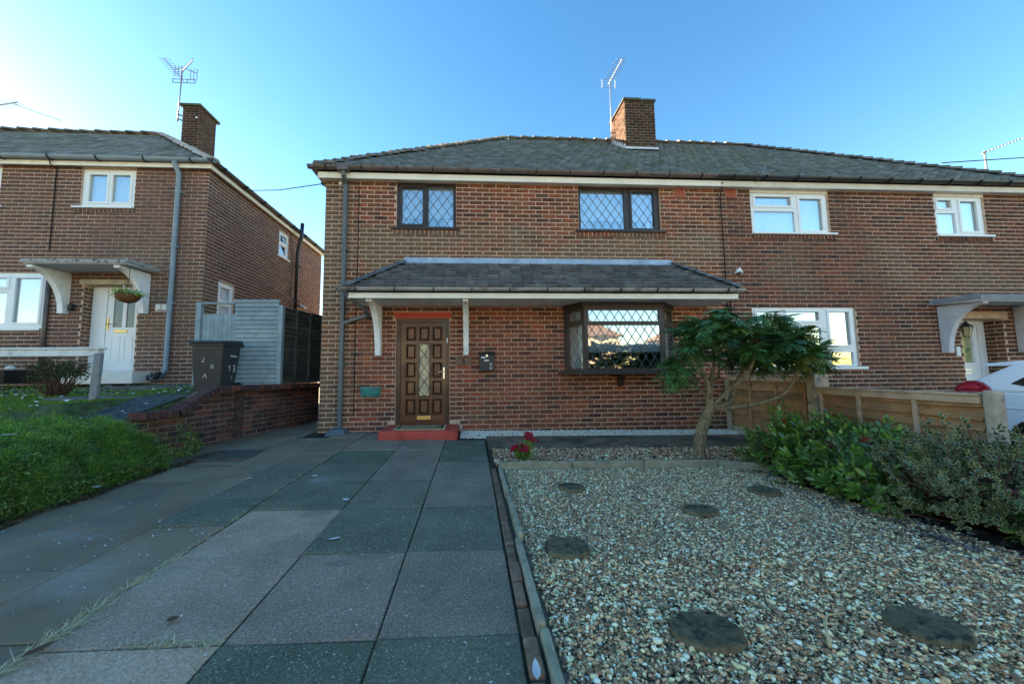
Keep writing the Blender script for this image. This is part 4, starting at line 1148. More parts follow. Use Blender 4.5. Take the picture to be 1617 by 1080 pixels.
ln = empty('wall_lantern', (13.32,-.02,1.95), 'black wall lantern with amber glass beside the white panelled door', 'lantern')
mb = MB(); mb.bar((13.32,-.012,1.85),(13.32,-.012,2.05),.05,.02).bar((13.32,-.02,2.0),(13.32,-.16,2.06),.02,.02)
mb.build('wall_arm', m_black, ln)
MB().lathe([(.035,1.74),(.06,1.78),(.085,1.96)], 6, 13.32, -.18).build('lantern_glass', m_lantern, ln)
MB().lathe([(.10,1.96),(.09,1.985),(.03,2.04),(.012,2.09)], 6, 13.32, -.18).build('cap', m_black, ln)
mb = MB()
for k in range(6):
    a = 6.283*k/6; mb.bar((13.32+.04*math.cos(a), -.18+.04*math.sin(a), 1.74), (13.32+.088*math.cos(a), -.18+.088*math.sin(a), 1.96), .01, .01)
mb.build('glazing_bar', m_black, ln)
MB(T0).box(13.26, 13.35, .009, .03, 1.36, 1.56).build('notice', m_whiteprint)
tag(bpy.data.objects['notice'], 'small white notice on the bricks under the wall lantern', 'notice')
sec = empty('security_light', (8.49,-.012,3.17), 'small white security light on the bare brick above the end of the porch roof', 'light')
MB(T0).prism([(8.42,3.12),(8.50,3.24),(8.57,3.12),(8.50,3.16)], 'y', .009, .09).build('head', m_upvc, sec)
MB(T0).box(8.47, 8.53, .009, .05, 3.10, 3.17).build('base', m_black, sec)
MB().tube([(8.19,-.16,5.05),(8.22,-.018,4.80),(8.225,-.018,3.5),(8.23,-.018,2.2),(8.23,-.018,.2)], .010, 6).build('party_line_cable', m_cable)
tag(bpy.data.objects['party_line_cable'], 'black cable dropping down the bricks between the two attached houses', 'cable')
MB().tube([(8.30,-.018,2.3),(8.30,-.018,2.58),(8.36,-.03,2.72),(8.50,-.02,2.76),(8.7,-.018,2.72)], .009, 6).build('loop_cable', m_cable)
tag(bpy.data.objects['loop_cable'], 'loop of black cable curling off the end of the porch gutter', 'cable')
MB().tube([(9.0,-.15,5.10),(8.93,-.18,5.06),(8.95,-.30,5.16),(9.06,-.28,5.29),(9.06,-.24,5.40)], .008, 6).build('loose_wire', m_metal)
tag(bpy.data.objects['loose_wire'], 'short grey wire curling up over the black gutter', 'cable')
aerial('television_aerial', 'aerial with one long boom standing beyond the far roof end, right of the other aerials', (24.2,6,-.2), (24.3,6,10.1), (1.5,-.1,.55), 1.7, 11, .10, (0,1,0), 'television aerials', refl=False, rad=.035)
MB().tube([(22,5.8,9.4),(34,5.6,10.35)], .02, 5).build('overhead_wire', m_cable)
tag(bpy.data.objects['overhead_wire'], 'thin overhead wire passing beside the long-boom aerial', 'wire')
# ------------------------------------------------------------------ house on the left, higher up
LX, LY, LZ = -3.2, 1.3, 1.0
lh = empty('brick_house', (-8, 1.3, 1.0), 'brown brick house on higher ground with a white door under a flat canopy', 'house')
T1 = facade(LY)
A1 = (-5.97, -4.81, 4.94, 5.85); A2 = (-9.0, -7.68, 4.94, 5.85); A3 = (-8.9, -6.50, 2.16, 3.41); A4 = (-5.72, -4.56, 1.15, 3.14)
wall3 = shell(lh, T1, -24, LX, .4, 5.95, [A1, A2, A3, A4], m_mortar)
SOL3 = [(-6.08, -4.75, 4.83, 4.915)]
cells = brick_cells(-13.973, LX, .4+.01, 5.93, [A1, A2, A3, A4, (-5.78, -4.45, 3.14, 3.26)]+SOL3, PH, PV, MT)
for s in SOL3: cells += soldier_cells(s[0], s[1], s[2]-.012, s[3]+.01)
bricks(wall3, T1, [c for c in cells if c[1] > -8.6], m_brick_left, prefer=lambda p: p.z > 1.7)
T2 = frame((LX, LY), (LX, 7.65))
B1 = (3.11, 3.73, 4.88, 5.69); B2 = (.50, 1.10, 1.0, 3.37)
wall4 = shell(lh, T2, 0, 6.35, .2, 5.95, [B1, B2], m_mortar)
wall4.name = 'side_wall'
bricks(wall4, T2, brick_cells(0, 6.35, .41, 5.93, [B1, B2], PH, PV, MT, .137), m_brick_left, n_ind=0)
MB().box(-24, LX-.2, 7.45, 7.65, 0, 5.95).build('rear_wall', m_mortar, lh)
MB().box(-24.2, -24.0, 1.31, 7.65, 0, 5.95).build('side_wall', m_mortar, lh)
MB().box(-13.9, LX-.21, 3.2, 3.35, .5, 5.9).build('inner_wall', m_room, lh)
MB().box(-13.9, LX-.21, 1.6, 7.4, 3.5, 3.7).build('floor_slab', m_room, lh)
roof3 = MB().add([(-24,1.14,5.99), (-3.04,1.14,5.99), (-7.0,4.45,8.74), (-24,4.45,8.74), (-3.04,7.8,5.99), (-24,7.8,5.99)],
                 [(0,1,2,3), (1,4,2), (3,2,4,5)]).build('roof', m_slate_l, lh, fix=False)
tile_slope('roof_tiling', roof3, (-14,1.14,6.0), (-3.04,1.14,6.0), (-14,4.45,8.75), (-7.0,4.45,8.75), 17, .25, m_slate_l, thick=.012)
tile_slope('end_tiling', roof3, (-3.04,1.14,6.0), (-3.04,7.8,6.0), (-7.0,4.45,8.75), (-7.0,4.451,8.75), 17, .25, m_slate_l, thick=.012)
ridge_tiles(roof3, (-3.06,1.17,6.03), (-7.0,4.45,8.79), 13, .13, m_ridge_l, name='hip_tile', flat=.6)
ridge_tiles(roof3, (-13.9,4.45,8.79), (-7.05,4.45,8.77), 15, .12, m_ridge)
MB().box(-14, -3.06, 1.165, 1.18, 5.845, 5.955).build('fascia', m_white, lh, bevel=.004)
MB().box(-3.085, -3.07, 1.18, 7.75, 5.845, 5.955).build('fascia', m_white, lh, bevel=.004)
MB().box(-14, -3.085, 1.18, 1.298, 5.90, 5.915).build('soffit', m_white, lh)
MB().box(-3.198, -3.085, 1.298, 7.75, 5.90, 5.915).build('soffit', m_white, lh)
gutter(lh, (-14,1.09,6.01), (-2.94,1.09,6.01), .07, m_pipe_l, 11)
gutter(lh, (-3.0,1.02,6.01), (-3.0,7.8,6.01), .07, m_black, 8)
for x in (-6.52,):
    MB().tube([(x,1.12,5.98),(x+.01,1.14,5.86),(x+.02,1.27,5.82),(x+.03,1.27,3.9)], .012, 6).build('wall_cable', m_cable, lh)
downpipe(lh, [(-3.82,1.09,5.95),(-3.82,1.11,5.88),(-3.80,1.21,5.72),(-3.81,1.22,1.25),(-3.84,1.16,1.12),(-3.98,1.02,1.05)], .052, m_pipe_l, False, [(-3.80,1.22,5.3), (-3.81,1.22,4.02), (-3.81,1.22,2.72)])
MB().tube([(-3.84,1.16,1.16),(-3.90,1.10,1.09),(-4.02,1.0,1.05)], .06, 10).build('pipe_shoe', m_black, lh, smooth=True)
downpipe(lh, [(-6.42,1.25,3.35),(-6.42,1.25,1.0)], .04, m_gutter, False)
# windows
window(lh, T1, -5.965, -4.815, 4.945, 5.845, [(-5.84,-5.43,5.06,5.73), (-5.34,-4.93,5.06,5.73)], m_upvc, m_glass, d=-.03, sash=(0, 1),
       inner=net(-5.95, -4.83, 4.95, 5.84), sill=(-6.10, -4.80, 4.90, 4.943, .06))
window(lh, T1, -8.995, -7.685, 4.945, 5.845, [(-8.88,-8.40,5.06,5.73), (-8.30,-7.80,5.06,5.73)], m_upvc, m_glass, d=-.03, sash=(0, 1), inner=net(-8.98, -7.7, 4.95, 5.84),
       sill=(-9.1, -7.60, 4.90, 4.943, .06))
window(lh, T1, -8.895, -6.505, 2.165, 3.405, [(-7.18,-6.64,2.28,3.30), (-8.0,-7.34,3.08,3.30), (-8.0,-7.34,2.28,2.96), (-8.75,-8.15,2.28,3.30)], m_upvc, m_glass_bay, d=-.03, sash=(0, 1, 3),
       inner=net(-8.85, -6.55, 2.17, 3.4), sill=(-9.0, -6.52, 2.11, 2.163, .06))
window(lh, T2, 3.115, 3.725, 4.885, 5.685, [(3.21,3.63,5.36,5.60), (3.21,3.63,4.97,5.26)], m_upvc, m_glass, d=-.03, sash=(0,), inner=[('dark_blind', m_room, 3.12, 3.72, 4.89, 5.68, -.25)], sill=(3.05, 3.78, 4.835, 4.882, .05))
window(lh, T2, .505, 1.095, 1.0, 3.365, [(.60,1.0,2.93,3.26), (.60,1.0,2.0,2.80)], m_upvc, m_frost, d=-.03, sash=(0,), inner=[('net_curtain', m_net, .51, 1.09, 1.1, 3.36, -.2)], name='side_window')
soil = downpipe(lh, [(-3.06,5.36,1.0),(-3.06,5.36,5.2),(-3.0,5.30,5.45),(-2.90,5.25,5.75),(-2.88,5.25,6.25)], .06, m_black, False, [(-3.06,5.36,3.6), (-3.06,5.36,4.8)], name='soil_pipe')
MB().tube([(-3.07,3.6,3.75),(-3.07,5.3,3.52)], .02, 8).build('waste_pipe', m_gutter, soil)
# canopy
cn2 = MB().add([(-6.12,.50,3.38),(-4.15,.50,3.38),(-4.15,1.288,3.42),(-6.12,1.288,3.42),(-6.12,.50,3.445),(-4.15,.50,3.445),(-4.15,1.288,3.50),(-6.12,1.288,3.50)],
               [(0,3,2,1),(0,1,5,4),(1,2,6,5),(2,3,7,6),(3,0,4,7),(4,5,6,7)]).build('door_canopy', m_grey_render, lh, bevel=.006)
m_lichen = mat('lichened_edge', [(.40,.40,.38)], .9, 14, .4, (40, .6, .006), stain=[((.09,.095,.08), 14, .50, .08, .9)])
MB().box(-6.14, -4.13, .475, .498, 3.40, 3.475).build('canopy_edge', m_lichen, cn2)
MB().box(-4.148, -4.12, .50, 1.288, 3.43, 3.51).build('canopy_edge', m_lichen, cn2)
for x0 in (-6.10, -4.43): corbel(lh, 1.288, x0, x0+.12, .74, 3.38, 2.47, m_conc_white, 'canopy_bracket')
Td3 = facade(1.50)
plate(MB(Td3), -5.72, -4.56, 1.15, 3.14, [(-5.40, -4.70, 1.22, 3.06)], -.06, 0).build('door_frame', m_upvc, lh, bevel=.008)
Tl = frame((-5.72, 1.5), (-5.72, 1.3))
lr = MB().box(-5.9, -5.722, 1.301, 1.56, 1.0, 3.14).build('door_reveal', m_mortar, lh)
bricks(lr, lambda a, d, z: (-5.722+d, 1.5-a, z), brick_cells(0, .2, 1.15, 3.13, [], .22, PV, MT), m_brick_left, n_ind=0)
GA, GB = (-5.26, -5.06, 2.20, 2.93), (-4.98, -4.80, 2.20, 2.93)
d3 = plate(MB(Td3), -5.39, -4.71, 1.225, 3.055, [GA, GB], -.05, -.012).build('front_door', m_upvc, lh, bevel=.005)
for g in (GA, GB):
    MB(Td3).quad((g[0],-.03,g[2]), (g[1],-.03,g[2]), (g[1],-.03,g[3]), (g[0],-.03,g[3])).build('door_glass', mat('dark_door_glass', [(.10,.11,.11)], .08, spec=.8), d3, fix=False)
MB(Td3).box(-5.21, -4.92, -.012, .004, 2.09, 2.145).build('letter_plate', m_brass, d3, bevel=.004)
for a, b in ((-5.28, -5.07), (-5.0, -4.80)):
    plate(MB(Td3), a, b, 1.40, 2.0, [(a+.03, b-.03, 1.43, 1.97)], -.012, -.002).build('door_panel', m_upvc, d3)
mb = MB(Td3).box(-5.375, -5.34, -.012, .004, 2.15, 2.42); mb.tube([(-5.357,.0,2.28),(-5.357,.04,2.28),(-5.26,.042,2.275)], .012, 6)
mb.build('door_handle', m_brass, d3)
MB(T1).box(-5.80, -4.43, -.03, .035, 3.145, 3.255).build('door_lintel', mat('cream_lintel', [(.50,.44,.34)], .8, 6, .2), lh, bevel=.006)
MB().add([(-5.60,.85,.95),(-4.17,.85,.95),(-4.17,1.295,.95),(-5.60,1.295,.95),(-5.59,.86,1.19),(-4.18,.86,1.18),(-4.18,1.295,1.18),(-5.59,1.295,1.19)],
         [(0,1,5,4),(1,2,6,5),(2,3,7,6),(3,0,4,7),(4,5,6,7)]).build('door_step', m_white, lh, bevel=.01)
s3 = empty('house_number_sign', (-4.05, 1.28, 2.62), 'white number 3 plaque on the brown bricks between canopy bracket and downpipe', 'number sign')
MB(T1).box(-4.17, -3.93, .010, .022, 2.545, 2.695).build('plate', m_whiteprint, s3, bevel=.004)
text_mesh('3', .115, m_ink, 'numeral', s3, (-4.05, 1.276, 2.635), (R(90), 0, 0), .001)
MB(T1).box(-4.13, -3.97, .022, .024, 2.56, 2.575).build('name_line', m_ink, s3)
pl3 = empty('wall_lamp', (-5.93,1.27,2.62), 'small dark wall lamp on the bricks beside the left bracket of the canopy', 'lamp')
MB().lathe([(.03,2.54),(.05,2.57),(.05,2.66),(.025,2.70)], 8, -5.88, 1.22).build('lamp_body', m_black, pl3)
MB().bar((-5.88,1.29,2.68),(-5.88,1.22,2.68),.02,.02).build('wall_arm', m_black, pl3)
# hanging basket
hb = empty('hanging_basket', (-4.17,.62,2.70), 'coir hanging basket of trailing green and pale flowers under the left canopy', 'hanging basket')
MB().lathe([(.05,2.60),(.13,2.63),(.19,2.70),(.205,2.78),(.19,2.78)], 14, -4.17, .62).build('basket', m_basket, hb, smooth=True)
mb = MB()
for k in range(3):
    a = 2.1*k+.4; mb.tube([(-4.17+.19*math.cos(a), .62+.19*math.sin(a), 2.78), (-4.17,.62,3.12)], .005, 4)
mb.tube([(-4.17,.62,3.12),(-4.17,.62,3.40)], .006, 4)
mb.build('hanging_chain', m_black, hb)

# chimney and aerial
ch2 = MB().box(-6.20, -5.70, 4.2, 4.95, 7.2, 9.60).build('chimney', m_mortar_d, lh)
bricks(ch2, facade(4.2), brick_cells(-6.20, -5.70, 7.7, 9.6, [], .25, .085, .013), m_brick_ch, n_ind=0)
bricks(ch2, frame((-5.70, 4.2), (-5.70, 4.95)), brick_cells(0, .75, 7.6, 9.6, [], .25, .085, .013, .12), m_brick_ch, n_ind=0)
MB().box(-6.27, -5.62, 4.12, 5.04, 9.585, 9.66).build('chimney_cap', m_cap, ch2, bevel=.012)
MB().box(-5.79, -5.74, 4.18, 4.199, 9.20, 9.25).build('wall_tie', m_upvc, ch2)
ae = aerial('television_aerial', 'double television aerial with two booms on the left house chimney', (-6.26,4.1,9.0), (-6.22,4.1,10.78), (.72,-.5,-.03), .80, 8, .20, (0,0,1), 'television aerials', refl=False, rad=.020)
mb = MB(); s = Vector((-6.23,4.1,10.45)); bd = Vector((0,-1,.12)).normalized()
mb.tube([s-bd*.1, s+bd*.68], .012, 6); mb.build('boom', m_metal, ae)
for i in range(9):
    c = s+bd*(.10+.068*i); MB().tube([c-Vector((.16,0,0)), c+Vector((.16,0,0))], .007, 4).build('element', m_metal, ae)
mb = MB()
for j in (-.06, .06): mb.bar(s+Vector((-.34,.1,j)), s+Vector((.34,.1,j)), .018, .018)
for j in (-.34, -.1, .1, .34): mb.bar(s+Vector((j,.1,-.07)), s+Vector((j,.1,.07)), .018, .018)
mb.build('reflector', m_metal, ae)
mb = MB(); s = Vector((-6.22,4.1,10.82))
for g in (-1, 1):
    mb.bar(s, s+Vector((g*.34,.15,-.06*g)), .02, .02)
    for j in (.14, .24, .34): mb.bar(s+Vector((g*j,.15,-.30 if g > 0 else -.16)), s+Vector((g*j,.15,.10 if g > 0 else .20)), .013, .013)
mb.build('side_panel_element', m_metal, ae)
for z in (9.1, 9.25): MB().bar((-6.26,4.1,z),(-6.12,4.22,z),.03,.03).build('aerial_bracket', m_gutter, ae)
aerial('television_aerial', 'aerial only partly in the picture above the ridge of the house on higher ground', (-13.0,5.2,8.6), (-13.0,5.2,10.2), (1,-.2,.02), .95, 6, .5, (0,1,.1), 'television aerials', refl=False, rad=.025)
MB().tube([(-12.3,5.1,10.15),(-10.4,4.8,9.4),(-9.6,4.5,8.85)], .010, 5).build('aerial_lead', m_cable)
tag(bpy.data.objects['aerial_lead'], 'thin cable slanting from the cut-off aerial down to the ridge', 'cable')
MB().tube([(-2.9,2.3,5.9),(-1.5,1.1,5.32),(-.01,-.0,4.92)], .010, 5).build('overhead_cable', m_cable)
tag(bpy.data.objects['overhead_cable'], 'thin cable strung across the gap between the two houses', 'cable')

# ------------------------------------------------------------------ raised garden, retaining wall
def wx(y): return -1.53+.29*(y+1.08)
def lawn_h(x, y):
    if y > -1.93:
        if x > wx(y)-.14: return -.15
        h = .60+(y+2.4)*.085
        if x > -2.6 and y < -.9: h = .50+.26*min(1, max(0, (y+1.75)/.8))
        elif x > -2.9: h = max(h, .74)+(.86-max(h, .74))*min(1, max(0, (y+.9)/.9))*.9
        return h
    xb = -.90+.03*math.sin(y*5)
    if y > -2.3: xb = xb+(-1.42-xb)*min(1, (y+2.3)/.37)
    d = xb-x
    if d <= 0: return gz(x, y)-.06
    top = .585+(y+2.4)*.02
    return top*(1-math.exp(-(d/.33)**1.25))-.06+.030*math.sin(8*x+1.5*math.sin(5*y))*math.sin(9*y+x)
nx, ny = 110, 96
xs = np.linspace(-13, -.75, nx); ys = np.linspace(-8.5, 1.28, ny)
xs = -.75-(np.linspace(0, 1, nx)**1.7)*12.25
mb = MB(); vs = [(x, y, lawn_h(x, y)) for y in ys for x in xs]
fs = [(j*nx+i, j*nx+i+1, (j+1)*nx+i+1, (j+1)*nx+i) for j in range(ny-1) for i in range(nx-1)]
mb.add(vs, fs, .5).build('raised_garden', m_turf, fix=True, smooth=True, kind='structure')

rw = empty('retaining_wall', (-1.2, 0, 0), 'low sooty red brick retaining wall stepping up beside the drive and the side passage', 'wall')
dirv = Vector((.29, 1, 0)).normalized()
def wp_(y): return (wx(y), y)
TR = frame(wp_(-1.90), wp_(1.72))
LR = (Vector(wp_(1.72))-Vector(wp_(-1.90))).length
def ztop(y):
    if y < -1.42: return .60
    if y < -.86: return .60+(y+1.42)/.56*.32
    return .925-.012*(y+.9)
def uy(y): return (Vector(wp_(y))-Vector(wp_(-1.90))).length
prof = [(0, -.2), (LR, -.2), (LR, ztop(1.72)-.09), (uy(-.86), ztop(-.86)-.09), (uy(-1.42), .51), (0, .51)]
mb = MB(TR)
n = len(prof)
mb.add([(a, 0, z) for a, z in prof]+[(a, -.22, z) for a, z in prof], [tuple(range(n)), tuple(range(2*n-1, n-1, -1))]+[(i, i+n, (i+1) % n+n, (i+1) % n) for i in range(n)])
core = mb.build('wall_core', m_mortar_d, rw)
cells = []
iu = lambda u: -1.90+u*math.cos(math.atan(.29))
for c in brick_cells(0, LR, -.17, .88, [], .26, .0885, .012):
    m_ = (c[0]+c[1])/2; zt = min(ztop(iu(c[0])), ztop(iu(c[1])))-.095
    if c[2] > zt-.03: continue
    cells.append((c[0], c[1], c[2], min(c[3], zt), c[4] and c[3] <= zt))
bricks(core, TR, cells, m_brick_wall, proud=.006, n_ind=260)
bricks(core, frame((wx(-1.90)-.22, -1.901), wp_(-1.90)), brick_cells(0, .22, -.17, .50, [], .22, .0885, .012), m_brick_wall, n_ind=0)
# coping of bricks on edge
mb = MB().box(-.036, .036, -.235, .012, -.095, 0, 0.0)
o = mb.build('coping_shape', m_brick_wall, bevel=0); cme = o.data; bpy.data.objects.remove(o)
k = 0; u = .04
ang0 = math.atan2(1, .29)
while u < LR-.02:
    y = iu(u); z = ztop(y); slope = (ztop(y+.02)-ztop(y-.02))/.04
    p = TR(u, 0, z+random.uniform(-.004, .004))
    inst('coping_brick', cme, rw, p, (0, -math.atan(slope*.96), ang0))
    u += .082*math.cos(math.atan(slope*.96))
# dark-coloured strip standing in for the recess between the two lengths of wall, drain holes
MB(TR).box(uy(-.38), uy(-.20), -.1, .010, -.1, ztop(-.3)-.10).build('recess_strip', mat('dark_brown_strip', [(.075,.045,.038)], .85, 9, .4), rw)
for yy in (-.95, .35):
    MB(TR).box(uy(yy), uy(yy)+.055, -.02, .009, .10, .155).build('weep_hole', m_ink, rw)

# paved strip and steps on the raised side
MB().add([(-2.55,-1.80,.515),(-1.93,-1.80,.515),(-1.70,-.95,.79),(-2.35,-.95,.79)], [(0,1,2,3)]).build('broken_slate_path', mat('slate_chips', [(.07,.085,.09)], .8, 16, .5, (30, 1.0, .03), stain=[((.16,.17,.17), 20, .6, .05, .6)]), kind='structure', fix=False)
st = empty('garden_step', (-2.6,-.8,.6), 'low brick step with grey slab treads below the white door of the left house', 'steps')
MB().box(-3.1, -1.66, -.99, -.90, .55, .74).build('riser', m_mortar_d, st)
bricks(bpy.data.objects['riser'], facade(-.99), soldier_cells(-2.95, -1.66, .60, .735, .11), m_brick_wall, n_ind=0)
for i, (a, b, c, d, z) in enumerate([(-3.9, -2.75, -.97, -.35, .765), (-2.74, -1.62, -.97, -.35, .765), (-3.9, -2.2, -.34, .3, .80), (-4.4, -2.0, .31, 1.2, .90)]):
    MB().box(a, b, c, d, z-.08, z, random.random()).build('tread_slab', m_stepgrey, st, bevel=.012)
MB().box(-4.6, -2.0, .26, .31, .70, .895).build('riser', m_stepgrey, st)

# wheelie bin
wb = empty('wheelie_bin', (-1.93,.0,.76), 'black wheelie bin with a white number 3 in front of the blue-grey fence panel', 'wheelie bin', rz=R(5))
def bb(mb, name, m, par=wb, **k): return mb.build(name, m, par, local=True, **k)
bw, bd_, bh = .275, .31, .93
body = bb(MB().add([(-bw*.80,-bd_*.78,.03),(bw*.80,-bd_*.78,.03),(bw*.80,bd_*.72,.03),(-bw*.80,bd_*.72,.03),(-bw,-bd_,bh),(bw,-bd_,bh),(bw,bd_,bh),(-bw,bd_,bh)],
     [(0,3,2,1),(0,1,5,4),(1,2,6,5),(2,3,7,6),(3,0,4,7),(4,5,6,7)]), 'body', m_bin, bevel=.03)
bb(MB().box(-bw-.02, bw+.02, -bd_-.02, bd_+.02, bh-.05, bh-.005), 'rim', m_bin, body, bevel=.012)
lid = bb(MB().add([(-bw-.03,-bd_-.05,bh),(bw+.03,-bd_-.05,bh),(bw+.03,bd_+.03,bh),(-bw-.03,bd_+.03,bh),(-bw-.01,-bd_-.03,bh+.04),(bw+.01,-bd_-.03,bh+.04),(bw+.01,bd_+.02,bh+.09),(-bw-.01,bd_+.02,bh+.09)],
     [(0,3,2,1),(0,1,5,4),(1,2,6,5),(2,3,7,6),(3,0,4,7),(4,5,6,7)]), 'lid', m_bin, bevel=.015)
bb(MB().tube([(-bw,bd_+.09,bh-.01),(bw,bd_+.09,bh-.01)], .018, 8).bar((-bw*.8,bd_,bh-.02),(-bw*.8,bd_+.09,bh-.01),.04,.03).bar((bw*.8,bd_,bh-.02),(bw*.8,bd_+.09,bh-.01),.04,.03), 'handle', m_bin, smooth=False)
for sx in (-1, 1):
    w_ = bb(MB().tube([(sx*(bw-.03),bd_*.78,.10),(sx*(bw+.03),bd_*.78,.10)], .10, 18), 'wheel', m_tyre, bevel=.01)
    bb(MB().tube([(sx*(bw+.028),bd_*.78,.10),(sx*(bw+.036),bd_*.78,.10)], .05, 14), 'hub', m_iron, w_)
m_mark = mat('smeared_white_paint', [(.42,.42,.40)], .7, 30, .4)
def mark(txt, x, z, face, size, m):
    # on the slightly leaning front (-y) or side (+x) faces
    f = z/bh
    if face == 'front': loc = (x, -(bd_*.78+(bd_*.22)*f)-.004, z); rot = (R(90-4.5), 0, 0)
    else: loc = (bw*.80+bw*.20*f+.004, x, z); rot = (R(90), 0, R(90))
    cu = text_mesh(txt, size, m, 'number_mark', None, loc, rot, .001)
    cu.parent = body
for a in (('2', -.06, .62, 'front', .13, m_mark), ('8', .09, .50, 'front', .12, m_mark), ('A', -.03, .33, 'front', .12, m_mark),
          ('3', .12, .46, 'side', .19, m_whiteprint), ('9', -.03, .46, 'side', .17, m_mark), ('4', .06, .30, 'side', .10, m_mark)): mark(*a)
bb(MB().box(bw*.93, bw*.985, -.04, .16, .68, .72), 'faded_badge', m_mark, body)

# blue-grey screen and gate between the houses
scr = empty('timber_screen', (-1.6,.55,.85), 'blue-grey painted timber screen of horizontal boards standing behind the bin', 'fence')
n = 19; zb, zt = .86, 2.60
for i in range(n):
    z = zb+(zt-zb)*i/n; h = (zt-zb)/n
    MB().add([(-1.97,.515,z),(-1.10,.515,z),(-1.10,.55,z+h*1.08),(-1.97,.55,z+h*1.08),(-1.97,.56,z),(-1.10,.56,z),(-1.10,.56,z+h*1.08),(-1.97,.56,z+h*1.08)],
             [(0,1,2,3),(4,7,6,5),(0,4,5,1),(1,5,6,2),(2,6,7,3),(3,7,4,0)]).build('fence_slat', m_bluewood, scr)
MB().box(-1.995, -1.085, .515, .56, zt, zt+.055).build('cap_rail', m_bluewood, scr)
MB().box(-1.095, -1.00, .50, .60, .80, zt-.06).build('post', m_bluewood, scr, bevel=.006)
gt = empty('garden_gate', (-2.3,.58,.85), 'blue-grey boarded gate hung between the screen and the brown brick house', 'gate')
for i in range(8):
    a = -2.64+i*.083
    MB().box(a, a+.079, .575, .60, .88, 2.36+random.uniform(-.006, .006), random.random()).build('gate_board', m_bluewood, gt)
for z in (1.1, 2.1): MB().box(-2.64, -1.98, .601, .63, z, z+.08).build('gate_rail', m_bluewood, gt)
MB().box(-2.755, -2.655, .54, .64, .80, 2.60).build('gate_post', m_bluewood, gt, bevel=.006)
MB().box(-2.76, -1.99, .545, .60, 2.565, 2.605).build('head_rail', m_bluewood, gt)
# dark waney fence running back on the retaining wall
TF = frame(wp_(.62), wp_(6.2))
LF = (Vector(wp_(6.2))-Vector(wp_(.62))).length
sf = empty('side_fence', (-.8, 2, .9), 'dark weathered overlap fence on top of the retaining wall down the passage', 'fence')
panels = [(0, 1.75), (1.85, 3.6), (3.7, 5.4)]
for pa, pb_ in panels:
    for i in range(16):
        z = .92+i*.098; t = (random.uniform(-.006, .006))
        MB(TF).add([(pa,-.085,z+t),(pb_,-.085,z-t),(pb_,-.12,z+.112-t),(pa,-.12,z+.112+t),(pa,-.13,z+t),(pb_,-.13,z-t),(pb_,-.13,z+.115),(pa,-.13,z+.115)],
                   [(0,1,2,3),(4,7,6,5),(0,4,5,1),(1,5,6,2),(2,6,7,3),(3,7,4,0)]).build('fence_slat', m_darkfence, sf)
    for j in range(5):
        u = pa+.05+(pb_-pa-.10)*j/4
        MB(TF).box(u-.02, u+.02, -.10, -.055, .90, 2.50).build('batten', m_darkrail, sf)
    MB(TF).box(pa, pb_, -.135, -.065, 2.50, 2.53).build('cap_rail', m_darkrail, sf)
    MB(TF).box(pb_, pb_+.095, -.16, -.06, .85, 2.58).build('post', m_darkrail, sf)
# dark iron gate closing the passage
ig = empty('passage_gate', (-.4, 2.2, 0), 'dark iron bar gate closing the passage beside the house corner', 'gate')
gy = 2.6
mb = MB()
for i in range(7): MB().tube([(-.46+i*.07, gy, .05), (-.46+i*.07, gy, .93)], .010, 6).build('gate_bar', m_black, ig)
for z in (.10, .90): MB().bar((-.50,gy,z),(-.005,gy,z),.03,.02).build('gate_rail', m_black, ig)
# lamp and camera on the back of the house
cc = empty('security_camera', (-3.05,5.5,3.4), 'small white security camera by the black soil pipe of the left house', 'camera')
MB().box(-3.19, -2.95, 5.5, 5.56, 3.42, 3.47).build('bracket', m_black, cc)
MB().tube([(-2.97,5.55,3.44),(-2.75,5.4,3.36)], .05, 10).build('camera_body', m_upvc, cc)

# white rail and post on the lawn
rl_ = empty('garden_rail', (-3.5,-1.1,.6), 'flaking white timber rail on a bare grey post across the raised lawn', 'fence')
MB().box(-8.5, -2.97, -1.13, -1.03, 1.42, 1.53).build('rail', m_whiterail, rl_, bevel=.01)
MB().box(-8.5, -2.93, -1.155, -1.01, 1.528, 1.56).build('rail_cap', m_whiterail, rl_, bevel=.006)
MB().add([(-2.99,-1.20,.5),(-2.885,-1.20,.5),(-2.885,-1.14,.5),(-2.99,-1.14,.5),(-2.965,-1.19,1.455),(-2.86,-1.19,1.455),(-2.86,-1.13,1.47),(-2.965,-1.13,1.47)],
         [(0,1,5,4),(1,2,6,5),(2,3,7,6),(3,0,4,7),(4,5,6,7)]).build('post', m_greypost, rl_, bevel=.008)
pt = empty('plant_pot', (-5.9,.75,1.05), 'square black plastic plant pot with white pebbles at the foot of the left house wall', 'plant pot')
MB().add([(-6.95,.45,.98),(-6.17,.45,.98),(-6.17,.95,.98),(-6.95,.95,.98),(-7.0,.40,1.24),(-6.11,.40,1.24),(-6.11,1.0,1.24),(-7.0,1.0,1.24)],
         [(0,3,2,1),(0,1,5,4),(1,2,6,5),(2,3,7,6),(3,0,4,7),(4,5,6,7)]).build('body', m_black, pt, bevel=.012)
MB().lathe([(.02,1.235),(.075,1.26),(.06,1.31),(.01,1.33)], 10, -6.2, .55).build('pale_stone', m_petal, pt, smooth=True)

